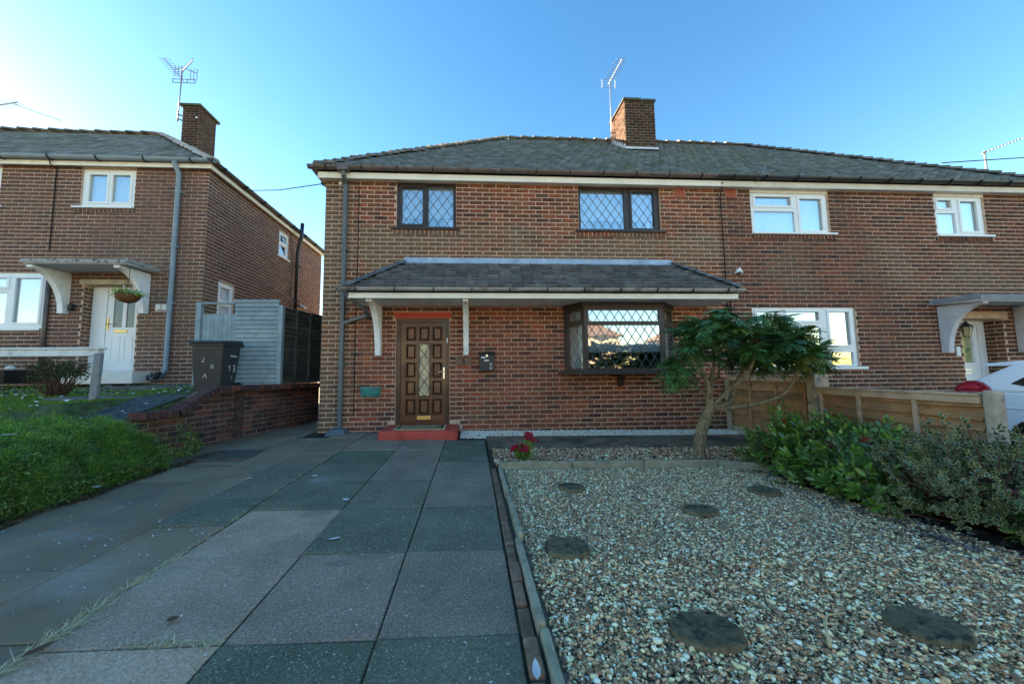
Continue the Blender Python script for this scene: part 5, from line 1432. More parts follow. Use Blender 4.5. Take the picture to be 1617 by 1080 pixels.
# ------------------------------------------------------------------ boundary fence on the right
FX = 8.1
TB = frame((FX, 0), (FX, -6))       # u runs towards the street, d faces the garden
gf = empty('garden_fence', (FX, -2, 0), 'low larch-lap fence stepping down between concrete posts behind the shrubs', 'fence')
TB = lambda a, d, z: (FX-d, -a, z)
def gboards(u0, u1, z0, z1, n):
    for i in range(n):
        z = z0+(z1-z0)*i/n; h = (z1-z0)/n; t = random.uniform(-.005, .005)
        mb = MB(TB)
        k = 6; vs = []
        for j in range(k+1):
            u = u0+(u1-u0)*j/k; wob = .008*math.sin(j*1.7+i*2.3)
            vs += [(u,.050,z+wob+t), (u,-.012,z+h*1.10), (u,-.022,z+h*1.10), (u,.034,z+wob+t)]
        fs = []
        for j in range(k):
            b = j*4
            for e in range(4): fs.append((b+e, b+(e+1) % 4, b+4+(e+1) % 4, b+4+e))
        fs += [(0,1,2,3), (k*4+3, k*4+2, k*4+1, k*4)]
        mb.add(vs, fs, random.random()).build('fence_board', m_fencewood, gf, fix=True)
def gpanel(u0, u1, z0, z1, n, bat, cap_m):
    gboards(u0, u1, z0, z1, n)
    for b in bat: MB(TB).box(b-.02, b+.02, .02, .060, z0, z1).build('batten', m_rail if cap_m else m_fencewood, gf, bevel=.004)
    MB(TB).box(u0, u1, -.02, .075, z1, z1+.03).build('cap_rail', m_rail, gf, bevel=.005)
    MB(TB).box(u0, u1, .005, .062, z1-.075, z1-.001).build('top_rail', m_rail, gf, bevel=.004)
gpanel(.16, 1.84, .02, .985, 8, (.19, .68, 1.26, 1.80), 0)
gpanel(2.02, 3.76, -.12, .82, 8, (2.06, 2.58, 3.20), 1)
MB(TB).box(.10, 1.86, -.03, .02, -.25, .018).build('gravel_board', m_postc, gf, bevel=.006)
MB(TB).box(2.0, 3.76, -.03, .02, -.35, -.125).build('gravel_board', m_postc, gf, bevel=.006)
MB(TB).box(.03, .15, -.05, .06, -.3, .93).build('post', m_postc, gf, bevel=.01)
pc = MB(TB).box(1.85, 2.0, -.06, .06, -.3, 1.08).build('post', m_postc, gf, bevel=.01)
MB(TB).box(1.87, 1.99, -.18, -.062, -.3, 1.02).build('post', m_rail, gf, bevel=.01)
MB(TB).add([(3.77,.05,-.4),(3.87,.05,-.4),(3.87,-.07,-.4),(3.77,-.07,-.4),(3.77,.05,.885),(3.87,.05,.885),(3.87,-.07,.875),(3.77,-.07,.875)],
           [(0,1,5,4),(1,2,6,5),(2,3,7,6),(3,0,4,7),(4,5,6,7)]).build('post', m_postc, gf, bevel=.02)

# ------------------------------------------------------------------ parked car
car = empty('parked_car', (10.75, -4.3, -.25), 'white hatchback parked beyond the low fence, its red tail lamp and roof spoiler showing', 'car')
cg = -.22
# side outline (distance from tail towards the nose, height)
low_o = [(0.02,.52),(.05,.36),(.55,.30),(3.3,.26),(4.0,.32),(4.12,.55),(4.05,.74),(3.7,.86),(3.0,.95)]
up_o = [(.62,1.34),(1.3,1.42),(1.9,1.40),(2.5,1.18),(2.95,.96)]
def cp(s, z, x): return (x, -2.38-s, cg+z)
def section(x, k):
    pts = [(0.05,.36),(.0,.60),(.02,.84),(.07,1.06),(.18,1.17),(.32,1.26),(.42,1.33),(.62,1.375),(1.2,1.42),(1.8,1.40),(2.45,1.18),(2.95,.97),(3.6,.88),(4.0,.76),(4.12,.56),(4.05,.34),(3.72,.28),(3.68,.45),(3.5,.62),(3.28,.66),(3.06,.62),(2.9,.45),(2.86,.28),(1.2,.27),(1.16,.45),(1.0,.62),(.78,.66),(.56,.62),(.42,.45),(.40,.32)]
    return [(s, z) for s, z in pts]
X0, X1 = 9.80, 11.50
def inset(z): return max(0.0, z-1.01)*.30
from mathutils.geometry import tessellate_polygon
LOWER = [(.05,.36),(.0,.60),(.005,.84),(.04,1.015),(2.95,1.0),(3.6,.90),(4.0,.78),(4.12,.58),(4.05,.34),(3.72,.28),(3.68,.45),(3.5,.62),(3.28,.66),(3.06,.62),(2.9,.45),(2.86,.28),(1.2,.27),(1.16,.45),(1.0,.62),(.78,.66),(.56,.62),(.42,.45),(.40,.32)]
CABIN = [(.045,1.012),(.10,1.10),(.20,1.18),(.34,1.27),(.46,1.34),(.66,1.385),(1.2,1.42),(1.8,1.40),(2.45,1.18),(2.90,1.012)]
def hull(pts, name, bev):
    n = len(pts); nx_ = 10; vs = []; fs = []
    for i in range(nx_+1):
        t = i/nx_; e = abs(2*t-1)
        for s, z in pts:
            x = X0+inset(z)+(X1-X0-2*inset(z))*t
            bulge = (1-e**4)*.10*(1 if s < .9 else (-1 if s > 3.4 else 0))
            crown = (1-e**3)*.03 if z > 1.15 else 0
            vs.append(cp(s-bulge, z+crown, x))
    for i in range(nx_):
        for k in range(n):
            a = i*n+k; b = i*n+(k+1) % n
            fs.append((a, b, b+n, a+n))
    tri = tessellate_polygon([[Vector((s, z, 0)) for s, z in pts]])
    for side in (0, nx_*n):
        for t in tri: fs.append(tuple(side+k for k in t))
    return MB().add(vs, fs).build(name, m_car, car, bevel=bev)
cb = hull(LOWER, 'body', .03)
hull(CABIN, 'cabin', .03)
def carside(mb, poly, off):
    vs = []
    for o_ in (-.01, off):
        for s, z in poly: vs.append(cp(s, z, X0+inset(z)-o_))
    m = len(poly)
    return mb.add(vs, [tuple(range(m)), tuple(range(2*m-1, m-1, -1))]+[(i, i+m, (i+1) % m+m, (i+1) % m) for i in range(m)])
carside(MB(), [(.50,1.12),(.60,1.20),(.72,1.25),(.98,1.27),(1.04,1.06),(.70,1.07)], .006).build('quarter_window', m_carglass, car)
carside(MB(), [(1.12,1.05),(1.14,1.32),(1.75,1.33),(1.80,1.04)], .006).build('side_window', m_carglass, car)
carside(MB(), [(1.86,1.04),(1.86,1.32),(2.3,1.17),(2.55,1.04)], .006).build('side_window', m_carglass, car)
carside(MB(), [(-.03,1.0),(-.02,1.06),(.03,1.115),(.10,1.15),(.18,1.155),(.25,1.13),(.31,1.08),(.35,1.02),(.28,1.005),(.12,.985)], .03).build('tail_lamp', m_lamp, car, bevel=.012)
carside(MB(), [(.02,1.03),(.05,1.075),(.11,1.10),(.18,1.10),(.24,1.06),(.20,1.045),(.10,1.045)], .036).build('lamp_lens', mat('bright_red_lens', [(.55,.03,.05)], .1, coat=1.0), car, bevel=.006)
mb = MB()
for s_ in [k_*.1 for k_ in range(1, 38)]:
    if s_ > .02: mb.add([(X0-.004,-2.38-s_,cg+.83-.012*s_),(X0-.004,-2.38-s_-.1,cg+.83-.012*(s_+.1)),(X0-.010,-2.38-s_-.1,cg+.815-.012*(s_+.1)),(X0-.010,-2.38-s_,cg+.815-.012*s_),(X0+.002,-2.38-s_-.1,cg+.79-.012*(s_+.1)),(X0+.002,-2.38-s_,cg+.79-.012*s_)],[(0,1,2,3),(3,2,4,5)])
mb.build('crease_line', m_car, car, fix=False)
carside(MB(), [(.02,.40),(.02,.50),(.40,.52),(.40,.36)], .02).build('bumper_lower', m_black, car, bevel=.01)
carside(MB(), [(.40,.30),(.44,.48),(.57,.645),(.78,.69),(.99,.645),(1.12,.48),(1.16,.30),(1.10,.30),(1.06,.46),(.95,.60),(.78,.635),(.61,.60),(.50,.46),(.46,.30)], .012).build('wheel_arch_trim', m_black, car)
MB().add([cp(.20,1.345,X0+.16),cp(.20,1.345,X1-.16),cp(.66,1.36,X1-.19),cp(.66,1.36,X0+.19),cp(.17,1.385,X0+.16),cp(.17,1.385,X1-.16),cp(.70,1.43,X1-.19),cp(.70,1.43,X0+.19)],
         [(0,1,2,3),(4,7,6,5),(0,4,5,1),(1,5,6,2),(2,6,7,3),(3,7,4,0)]).build('roof_spoiler', m_car, car, bevel=.015)
MB().add([cp(.10,1.03,X0+.10),cp(.10,1.03,X1-.10),cp(.40,1.335,X1-.20),cp(.40,1.335,X0+.20)], [(0,1,2,3)]).build('rear_window', m_carglass, car, fix=False)
for s in (.78, 3.28):
    for x in (X0+.10, X1-.10):
        w_ = MB().tube([cp(s,.30,x-.09), cp(s,.30,x+.09)], .30, 22).build('wheel', m_tyre, car, bevel=.02)
        MB().tube([cp(s,.30,x-.095), cp(s,.30,x+.095)], .19, 18).build('rim', m_chrome, w_)
MB().box(X0+.12, X1-.12, -6.3, -2.6, cg+.22, cg+.64).build('underbody', m_black, car)
# ------------------------------------------------------------------ leaves
def norm(a): return a/np.maximum(1e-9, np.linalg.norm(a, axis=-1, keepdims=True))
def rdir(n):
    v = rng.normal(0, 1, (n, 3)); return norm(v)
def leaves(name, P, D, Nn, L, Wd, material, parent=None, kind='stuff', shape='oval', fold=.25, rnd=None, droop=.15):
    """leaf blades: P base points, D directions, Nn rough normals, L lengths, Wd half widths"""
    P = np.asarray(P); n = len(P)
    D = norm(D); S_ = norm(np.cross(D, Nn)); U = np.cross(S_, D)
    if shape == 'oval': prof = [(0, 0), (.22, .75), (.5, 1.0), (.78, .68), (1.0, 0)]
    else: prof = [(0, .25), (.35, 1.0), (.7, .62), (1.0, 0)]
    vs = []; m = len(prof)
    for t, w in prof:
        c = P+D*(L*t)[:, None]-U*(L*droop*t*t)[:, None]
        for sg in (-1, 0, 1):
            vs.append(c+S_*(Wd*w*sg)[:, None]+U*(Wd*w*fold*abs(sg))[:, None])
    V = np.stack(vs, 1).reshape(-1, 3); k = m*3
    f = []
    for i in range(m-1):
        a = i*3
        for s in (0, 1):
            q = (a+s, a+s+1, a+s+4, a+s+3)
            if prof[i][1] == 0: f.append((q[0], q[2], q[3]))
            elif prof[i+1][1] == 0: f.append((q[0], q[1], q[2]))
            else: f += [(q[0], q[1], q[2]), (q[0], q[2], q[3])]
    F = (np.array(f)[None]+(np.arange(n)*k)[:, None, None]).reshape(-1, 3)
    if rnd is None: rnd = rng.uniform(0, 1, n)
    return np_mesh(name, V, F, material, np.repeat(rnd, len(f)), smooth=True, parent=parent, kind=kind)

def blades(name, P, D, L, Wd, material, parent=None, bend=.5, rnd=None):
    n = len(P); D = norm(D); side = norm(np.cross(D, np.array([0, 0, 1.0])+rng.normal(0, .2, (n, 3))))
    hor = D.copy(); hor[:, 2] = 0; hor = norm(hor+rng.normal(0, .3, (n, 3))*[1, 1, 0])
    p1 = P+D*(L*.55)[:, None]; p2 = P+D*(L)[:, None]+hor*(L*bend*.4)[:, None]-np.array([0, 0, 1.0])*(L*bend*.35)[:, None]
    V = np.stack([P-side*Wd[:, None], P+side*Wd[:, None], p1-side*(Wd*.7)[:, None], p1+side*(Wd*.7)[:, None], p2], 1).reshape(-1, 3)
    f = np.array([(0,1,3),(0,3,2),(2,3,4)])
    F = (f[None]+(np.arange(n)*5)[:, None, None]).reshape(-1, 3)
    if rnd is None: rnd = rng.uniform(0, 1, n)
    return np_mesh(name, V, F, material, np.repeat(rnd, 3), parent=parent, kind='stuff')

# ------------------------------------------------------------------ the small tree
tr = empty('garden_tree', (5.93,-2.40,-.08), 'small multi-stemmed tree with a corky leaning trunk and a wide dark pinnate crown', 'tree')
def pxz(px, py, y=-2.40):
    return (5.91+(px-1102)*.00942, y, -.05+(722-py)*.00855)
def limb(name, pts, r, seg=10):
    P = [Vector(p) for p in pts]
    # smooth the polyline
    Q = [P[0]]
    for i in range(len(P)-1):
        p0 = P[max(i-1, 0)]; p1 = P[i]; p2 = P[i+1]; p3 = P[min(i+2, len(P)-1)]
        for k in range(1, 6):
            t = k/5
            Q.append(.5*((2*p1)+(p2-p0)*t+(2*p0-5*p1+4*p2-p3)*t*t+(3*p1-p0-3*p2+p3)*t**3))
    m = len(Q)
    k_ = 1.0 if name == 'trunk' else .82
    rad = [k_*(r[0]+(r[1]-r[0])*i/(m-1))*(1+.035*math.sin(i*1.9)+random.uniform(-.03, .03)) for i in range(m)]
    return MB().tube(Q, rad, seg).build(name, m_bark, tr, smooth=True)
limb('trunk', [(5.925,-2.40,-.14), pxz(1107, 690), pxz(1114, 668), pxz(1122, 648), pxz(1127, 636)], (.078, .060), 14)
LT = []
def L_(pts, r):
    limb('branch', pts, r); LT.append(pts[-1])
L_([pxz(1122, 642), pxz(1122, 612, -2.42), pxz(1112, 588, -2.45), pxz(1097, 572, -2.5), pxz(1084, 556, -2.55), pxz(1072, 540, -2.6)], (.046, .020))
L_([pxz(1126, 642), pxz(1131, 610, -2.35), pxz(1141, 578, -2.3), pxz(1146, 545, -2.25)], (.043, .022))
L_([pxz(1127, 644), pxz(1145, 618, -2.5), pxz(1162, 596, -2.6), pxz(1172, 574, -2.65), pxz(1176, 540, -2.7)], (.040, .018))
L_([pxz(1128, 646), pxz(1154, 638, -2.38), pxz(1170, 615, -2.3), pxz(1182, 600, -2.25), pxz(1197, 580, -2.2), pxz(1215, 545, -2.15)], (.047, .02))
L_([pxz(1132, 648), pxz(1160, 643, -2.5), pxz(1190, 637, -2.55), pxz(1214, 626, -2.6), pxz(1230, 607, -2.62), pxz(1238, 588, -2.62), pxz(1240, 565, -2.62)], (.036, .018))
L_([pxz(1126, 640), pxz(1142, 612, -2.2), pxz(1165, 598, -2.05), pxz(1176, 570, -1.95)], (.034, .018))
L_([pxz(1123, 630), pxz(1108, 600, -2.2), pxz(1098, 585, -2.1), pxz(1090, 575, -2.0)], (.028, .014))
# rosettes of pinnate leaves
ros = []
def inside(px, py):
    # upper and lower outline of the crown in the photo, as a loose profile along x
    up = np.interp(px, [1050, 1090, 1130, 1200, 1250, 1290, 1325], [540, 514, 504, 502, 516, 545, 572])
    lo = np.interp(px, [1050, 1080, 1120, 1180, 1230, 1290, 1325], [562, 585, 563, 566, 584, 584, 584])
    return up-2 < py < lo
tries = 0
while len(ros) < 74 and tries < 9000:
    tries += 1
    px = random.uniform(1078, 1300); py = random.uniform(506, 598)
    if not inside(px, py): continue
    y = -2.40+random.uniform(-1, 1)*.72*math.sqrt(max(.05, 1-((px-1180)/140)**2))
    p = Vector(pxz(px, py, y))
    p.x += (y+2.4)*.85; p.z -= (y+2.4)*.10
    if all((p-q).length > .125 for q in ros): ros.append(p)
for p in [(5.72,-2.3,1.02), (5.66,-2.25,1.12), (5.82,-2.2,1.0)]: ros.append(Vector(p))
mb = MB()
for p in ros:
    b = min((Vector(q) for q in LT), key=lambda q: (q-p).length)
    mid = b.lerp(p, .5)+Vector((0,0,-.04))
    mb.tube([b, mid, p], [.010, .007, .004], 6)
mb.build('twig', m_twig, tr, smooth=True, kind='stuff')
LP, LD, LN, LL, LW, LR_, RP = [], [], [], [], [], [], MB()
YP = [[], [], [], [], []]
for ci, p in enumerate(ros):
    nf = random.randint(10, 17); fs_ = random.uniform(.75, 1.12)
    out = (p-Vector((6.75,-2.4,1.25)))
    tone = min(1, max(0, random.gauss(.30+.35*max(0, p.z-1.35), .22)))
    for k in range(nf):
        az = 6.283*k/nf+random.uniform(-.3, .3)
        el = random.uniform(-.6, .95) if p.z < 1.62 else random.uniform(-.6, .35)
        d = Vector((math.cos(az)*math.cos(el), math.sin(az)*math.cos(el), math.sin(el)))+out*.35
        d.normalize()
        ln = random.uniform(.17, .36)*fs_
        sag = random.uniform(.12, .42)
        side = d.cross(Vector((0,0,1))).normalized()
        npair = random.randint(7, 9)
        yel = (p.z > 1.55 and p.x > 6.45 and random.random() < .30) or (p.x > 7.1 and random.random() < .25)
        prev = p
        for j in range(npair+1):
            t = (j+.7)/(npair+.7)
            c = p+d*ln*t-Vector((0,0,1))*ln*sag*t*t
            tang = (c-prev).normalized(); prev = c
            nn = side.cross(tang)
            for sg in ((-1, 1) if j < npair else (0,)):
                dd = (tang*.62+side*sg*.85+Vector((0,0,-.10))) if sg else tang
                tgt = YP if yel else [LP, LD, LN, LL, LW]
                tgt[0].append(tuple(c)); tgt[1].append(tuple(dd)); tgt[2].append(tuple(nn+Vector((random.uniform(-.25,.25),)*3)))
                s = (.5+.75*math.sin(math.pi*min(1, t*.85+.1)))
                tgt[3].append(.085*s*fs_*random.uniform(.75, 1.25)); tgt[4].append(.0125*s)
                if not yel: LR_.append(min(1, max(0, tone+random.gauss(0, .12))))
leaves('crown', LP, np.array(LD), np.array(LN), np.array(LL), np.array(LW), m_mahonia, tr, shape='lance', rnd=np.array(LR_))
leaves('new_growth', YP[0], np.array(YP[1]), np.array(YP[2]), np.array(YP[3]), np.array(YP[4]), m_mahonia_y, tr, shape='lance')

# ------------------------------------------------------------------ shrubs on the right
def shrub(name, label, centre, rad, n_sh, leaf_n, ll, lw, m, shoot=.16, seed=1, oval='oval', red=None, base_z=None, low=-.25):
    r_ = np.random.default_rng(seed)
    c = np.array(centre); rad = np.array(rad)
    bz = gz(centre[0], centre[1]) if base_z is None else base_z
    s = empty(name, (centre[0], centre[1], bz), label, 'shrub')
    stems = MB()
    P, D, Nn, L, Wd, rn = [], [], [], [], [], []
    RP_ = [[], [], [], [], []]
    tips = []
    while len(tips) < n_sh:
        v = r_.normal(0, 1, 3); v /= np.linalg.norm(v)
        if v[2] < low: continue
        lump = 1+.16*math.sin(v[0]*5+seed)+.14*math.sin(v[1]*6+seed*2)+.10*math.sin(v[2]*9+v[0]*4)
        q = c+v*rad*lump*r_.uniform(.55, 1.05)
        if q[2] < bz+.03: continue
        tips.append((q, v))
    for i, (q, v) in enumerate(tips):
        ax = v*.8+np.array([0, 0, .55])+r_.normal(0, .3, 3); ax /= np.linalg.norm(ax)
        if i % 3 == 0:
            b0 = Vector((c[0]+v[0]*rad[0]*.25, c[1]+v[1]*rad[1]*.25, bz-.02)); e = Vector(q-ax*shoot)
            m1 = b0.lerp(e, .55)+Vector((random.uniform(-.05,.05), random.uniform(-.05,.05), random.uniform(-.02,.05)))
            stems.tube([b0, m1, e, Vector(q)], [.010, .007, .004, .003], 5)
        tone = r_.uniform(0, 1)
        isred = red and r_.uniform() < red
        for k in range(leaf_n):
            t = (k+.5)/leaf_n
            az = k*2.4+r_.uniform(-.3, .3)
            e1 = np.cross(ax, [.3, .9, .1]); e1 /= np.linalg.norm(e1); e2 = np.cross(ax, e1)
            rad_d = e1*math.cos(az)+e2*math.sin(az)
            pos = q-ax*shoot*(1-t)
            d = rad_d*(1.1-.75*t)+ax*(.25+.85*t)+np.array([0, 0, -.12])
            tgt = RP_ if (isred and t > .5) else [P, D, Nn, L, Wd]
            tgt[0].append(pos+rad_d*.006); tgt[1].append(d); tgt[2].append(ax+r_.normal(0, .35, 3))
            sc = r_.uniform(.7, 1.15)*(1-.35*abs(t-.45))
            tgt[3].append(ll*sc); tgt[4].append(lw*sc)
            if tgt is not RP_: rn.append(min(1, max(0, tone*.7+.3*t+r_.normal(0, .1))))
    stems.build('stem', m_twig, s, smooth=True)
    if m is m_varieg:
        vleaves('foliage', np.array(P), np.array(D), np.array(Nn), np.array(L), np.array(Wd), m, s, np.array(rn))
    else:
        leaves('foliage', np.array(P), np.array(D), np.array(Nn), np.array(L), np.array(Wd), m, s, rnd=np.array(rn), shape=oval)
    if RP_[0]: leaves('red_shoot_tip', np.array(RP_[0]), np.array(RP_[1]), np.array(RP_[2]), np.array(RP_[3]), np.array(RP_[4]), m_photinia_r, s)
    return s
def vleaves(name, P, D, Nn, L, Wd, material, parent, rnd):
    n = len(P); D = norm(D); S_ = norm(np.cross(D, Nn)); U = np.cross(S_, D)
    K = 9; vs = []; ed = []
    for g, e in ((1.0, 1.0), (.72, .35)):
        for k in range(K):
            a = 2*math.pi*k/K
            x = .5-.5*math.cos(a)*g; y = math.sin(a)*g*(1+.12*math.cos(a))
            vs.append(P+D*(L*x)[:, None]+S_*(Wd*y)[:, None]+U*(Wd*(.35*abs(y)-.3*x*x))[:, None]); ed.append(e)
    vs.append(P+D*(L*.5)[:, None]); ed.append(0.0)
    V = np.stack(vs, 1).reshape(-1, 3); k_ = 2*K+1
    f = []
    for k in range(K):
        j = (k+1) % K
        f += [(k, j, K+j), (k, K+j, K+k), (K+k, K+j, 2*K)]
    F = (np.array(f)[None]+(np.arange(n)*k_)[:, None, None]).reshape(-1, 3)
    return np_mesh(name, V, F, material, np.repeat(rnd, len(f)), smooth=True, parent=parent, kind='stuff', extra=np.tile(np.array(ed), n))
shrub('evergreen_shrub', 'glossy dark green evergreen shrub sprawling over the gravel edge in front of the larch-lap fence', (7.18,-3.05,.08), (.96,.92,.50), 400, 13, .094, .0195, m_photinia, .17, 3, red=.03)
shrub('evergreen_shrub', 'low spreading skirt of plain green shrub between the gravel and the cream-edged shrub', (6.68,-3.75,-.02), (.48,.58,.36), 140, 12, .09, .0195, m_photinia, .15, 5)
shrub('variegated_shrub', 'cream-edged variegated evergreen shrub beside the last concrete fence post', (7.20,-4.38,.07), (.88,1.0,.52), 950, 11, .042, .0135, m_varieg, .12, 4)
shrub('red_tipped_shrub', 'small red-tipped green shrub at the picture edge beyond the variegated shrub', (6.92,-5.05,.08), (.45,.38,.42), 80, 12, .085, .021, m_photinia, .16, 8, red=.35)
# shrub in front of the left house
sh = shrub('bare_shrub', 'thin open little shrub in the bed under the white rail', (-4.35,-.35,1.16), (.46,.35,.24), 150, 8, .055, .012, mat('olive_leaf', [(.05,.075,.025), (.09,.11,.04), (.035,.06,.025), (.12,.10,.05)], .6, trans=.15), .12, 9, base_z=.78)
# crimson flowers at the kerb corner
fl = empty('flowering_plant', (3.62,-2.22,-.07), 'crimson-headed flowering plant at the corner of the kerbed bed', 'plant')
P, D, Nn, L, W_ = [], [], [], [], []
stem = MB(); heads = []
for i in range(34):
    a = random.uniform(0, 6.28); r_ = .19*math.sqrt(random.random())
    top = Vector((3.62+r_*math.cos(a), -2.22+r_*.8*math.sin(a), .10+.20*(1-(r_/.22)**2)*random.uniform(.5, 1)-.02+(.05 if math.cos(a) > 0 else -.06)))
    stem.tube([(3.62+r_*.4*math.cos(a), -2.22+r_*.4*math.sin(a), -.07), top], .004, 4)
    if math.cos(a) > -.25 or top.z < .12: heads.append(top)
    for k in range(9):
        t = random.uniform(.15, .9); b = Vector((3.62+r_*.4*math.cos(a), -2.22+r_*.4*math.sin(a), -.07)).lerp(top, t); az = random.uniform(0, 6.28)
        P.append(tuple(b)); D.append((math.cos(az), math.sin(az), .5)); Nn.append((0, 0, 1)); L.append(random.uniform(.035, .06)); W_.append(.014)
stem.build('stem', m_heath, fl)
leaves('foliage', np.array(P), np.array(D), np.array(Nn), np.array(L), np.array(W_), m_heath, fl)
for h in heads:
    pts = []
    for k in range(26):
        pts.append((h.x+random.gauss(0, .020), h.y+random.gauss(0, .020), h.z+random.gauss(0, .011)))
    pts = np.array(pts); n = len(pts)
    V = (IV[None]*rng.uniform(.006, .011, (n, 1, 1))+pts[:, None]).reshape(-1, 3)
    F = (IF[None]+(np.arange(n)*len(IV))[:, None, None]).reshape(-1, 3)
    np_mesh('flower_head', V, F, m_redflower, np.repeat(rng.uniform(0, 1, n), len(IF)), smooth=True, parent=fl)
# hanging basket plants
P = np.array([-4.17,.62,2.80])+rng.normal(0, 1, (420, 3))*[.12, .12, .035]
leaves('trailing_foliage', P, rdir(420)*[1, 1, .8]+np.array([0, 0, -.05]), rdir(420)+np.array([0, 0, 1]), rng.uniform(.04, .10, 420), rng.uniform(.008, .014, 420), m_heath, hb)
P = np.array([-4.10,.58,2.83])+rng.normal(0, 1, (70, 3))*[.09, .08, .025]
leaves('pale_flower', P, rdir(70), rdir(70)+np.array([0, 0, 1]), rng.uniform(.03, .05, 70), rng.uniform(.015, .022, 70), mat('pale_lilac_petal', [(.55,.60,.68), (.65,.68,.72)], .6), hb)

# ------------------------------------------------------------------ bank foliage, lawn, dry grass
def hv(x, y): return np.array([lawn_h(a, b) for a, b in zip(x, y)])
def in_bank(x, y):
    xb = np.where(y > -2.3, -.90-.52*(y+2.3)/.37, -.90)
    return (x < xb) & (y < -1.93)
n = 52000
x = -.86-np.abs(rng.exponential(.75, n)); y = rng.uniform(-5.6, -1.95, n)
k = in_bank(x, y) & (x > -5.0); x, y = x[k], y[k]; n = len(x)
z = hv(x, y)
clump = np.sin(8*x+1.5*np.sin(5*y))*np.sin(9*y+x)*.7+.35*np.sin(x*21+y*13)
keep = (clump > -.35) | (rng.uniform(0, 1, n) < .30)
x, y, z, clump = x[keep], y[keep], z[keep], clump[keep]; n = len(x)
P = np.stack([x, y, z-.02+clump*.02], -1)
D = np.stack([rng.normal(.35, .5, n), rng.normal(-.25, .5, n), rng.uniform(.45, 1.2, n)], -1)
blades('bank_foliage', P, D, rng.uniform(.05, .17, n)*(1+.35*clump), rng.uniform(.002, .0045, n), m_heath, bend=.9, rnd=np.clip(.45+.30*clump+rng.normal(0, .24, n), 0, 1))
# feathery sprigs standing out of the bank
m_ = 6500
sx = -.88-np.abs(rng.exponential(.62, m_)); sy = rng.uniform(-5.4, -1.98, m_)
k = in_bank(sx, sy) & (sx > -4.6); sx, sy = sx[k], sy[k]; m_ = len(sx)
cl = np.sin(8*sx+1.5*np.sin(5*sy))*np.sin(9*sy+sx)
k = (cl > -.3) | (rng.uniform(0, 1, m_) < .4); sx, sy, cl = sx[k], sy[k], cl[k]; m_ = len(sx)
sb = np.stack([sx, sy, hv(sx, sy)-.01], -1)
sdr = norm(np.stack([rng.normal(.45, .5, m_), rng.normal(-.3, .5, m_), rng.uniform(.3, 1.1, m_)], -1))
sln = rng.uniform(.07, .19, m_)*(1+.4*cl)
P, D, L = [], [], []
for j in range(9):
    t = (j+1)/9
    P.append(sb+sdr*(sln*t)[:, None]-np.array([0, 0, 1.0])*(sln*.3*t*t)[:, None])
    D.append(norm(sdr*.7+rdir(m_)*.9)); L.append(sln*.15*rng.uniform(.6, 1.3, m_))
P = np.concatenate(P); D = np.concatenate(D); L = np.concatenate(L)
leaves('bank_sprigs', P, D, rdir(len(P))+np.array([0, 0, .6]), L, L*.13, m_sprig, shape='lance', rnd=np.clip(np.tile(.42+.3*cl, 9)+rng.normal(0, .18, len(P)), 0, 1))
n = 700
x = -.90-np.abs(rng.exponential(.6, n)); y = rng.uniform(-5.3, -2.0, n); k = in_bank(x, y); x, y = x[k], y[k]; n = len(x)
blades('bank_dead_stems', np.stack([x, y, hv(x, y)], -1), np.stack([rng.normal(.4, .6, n), rng.normal(-.3, .6, n), rng.uniform(.3, 1, n)], -1), rng.uniform(.08, .22, n), rng.uniform(.001, .0022, n),
       mat('dead_stem', [(.22,.16,.09), (.34,.28,.16), (.12,.08,.05)], .9), bend=.4)
# leafy fringe
n = 5200
y = rng.uniform(-5.4, -1.55, n); x = -.86-np.abs(rng.normal(0, .14, n))+.04*np.sin(y*9)
x = np.where(y > -2.1, x-(y+2.1)*.15, x)
zb = np.where(y > -2.2, .02, 0)+hv(np.minimum(x, -.95), np.minimum(y, -2.35))*np.clip((-.86-x)/.2, 0, 1)
P = np.stack([x, y, zb+rng.uniform(.0, .09, n)], -1)
leaves('leafy_fringe', P, rdir(n)+np.array([.4, -.2, .3]), rdir(n)*.6+np.array([0, 0, 1]), rng.uniform(.018, .045, n), rng.uniform(.006, .013, n), m_yleaf)
# dead litter under it
n = 2600
y = rng.uniform(-5.6, -1.5, n); x = -.80-np.abs(rng.normal(0, .07, n))+.03*np.sin(y*9)
leaves('edge_litter', np.stack([x, y, gzn(x, y)+rng.uniform(0, .03, n)], -1), rdir(n)*[1, 1, .3], rdir(n)*.7+np.array([0, 0, 1]), rng.uniform(.015, .05, n), rng.uniform(.003, .009, n),
       mat('brown_litter', [(.07,.045,.03), (.11,.08,.05), (.04,.03,.022), (.16,.13,.08)], .9))
# mown lawn above
n = 52000
x = rng.uniform(-9, -1.75, n); y = rng.uniform(-2.5, -.15, n)
k = (x < wx(y)-.26) & ~((x > -2.5) & (y > -1.78)) & (rng.uniform(0, 1, n) < np.clip(1.25-(y+1.0)*.9, .1, 1)); x, y = x[k], y[k]; n = len(x)
P = np.stack([x, y, hv(x, y)-.005], -1)
blades('lawn_grass', P, np.stack([rng.normal(0, .4, n), rng.normal(0, .4, n), rng.uniform(.6, 1.2, n)], -1), rng.uniform(.02, .05, n), rng.uniform(.002, .004, n), m_lawn)
# ground-cover weeds in the bed
n = 1800
x = rng.uniform(-7.5, -2.2, n); y = rng.uniform(-.5, 1.1, n)
leaves('bed_weed', np.stack([x, y, hv(x, y)+rng.uniform(0, .03, n)], -1), rdir(n)+np.array([0, 0, .3]), rdir(n)*.5+np.array([0, 0, 1]), rng.uniform(.02, .06, n), rng.uniform(.005, .014, n), m_heath)
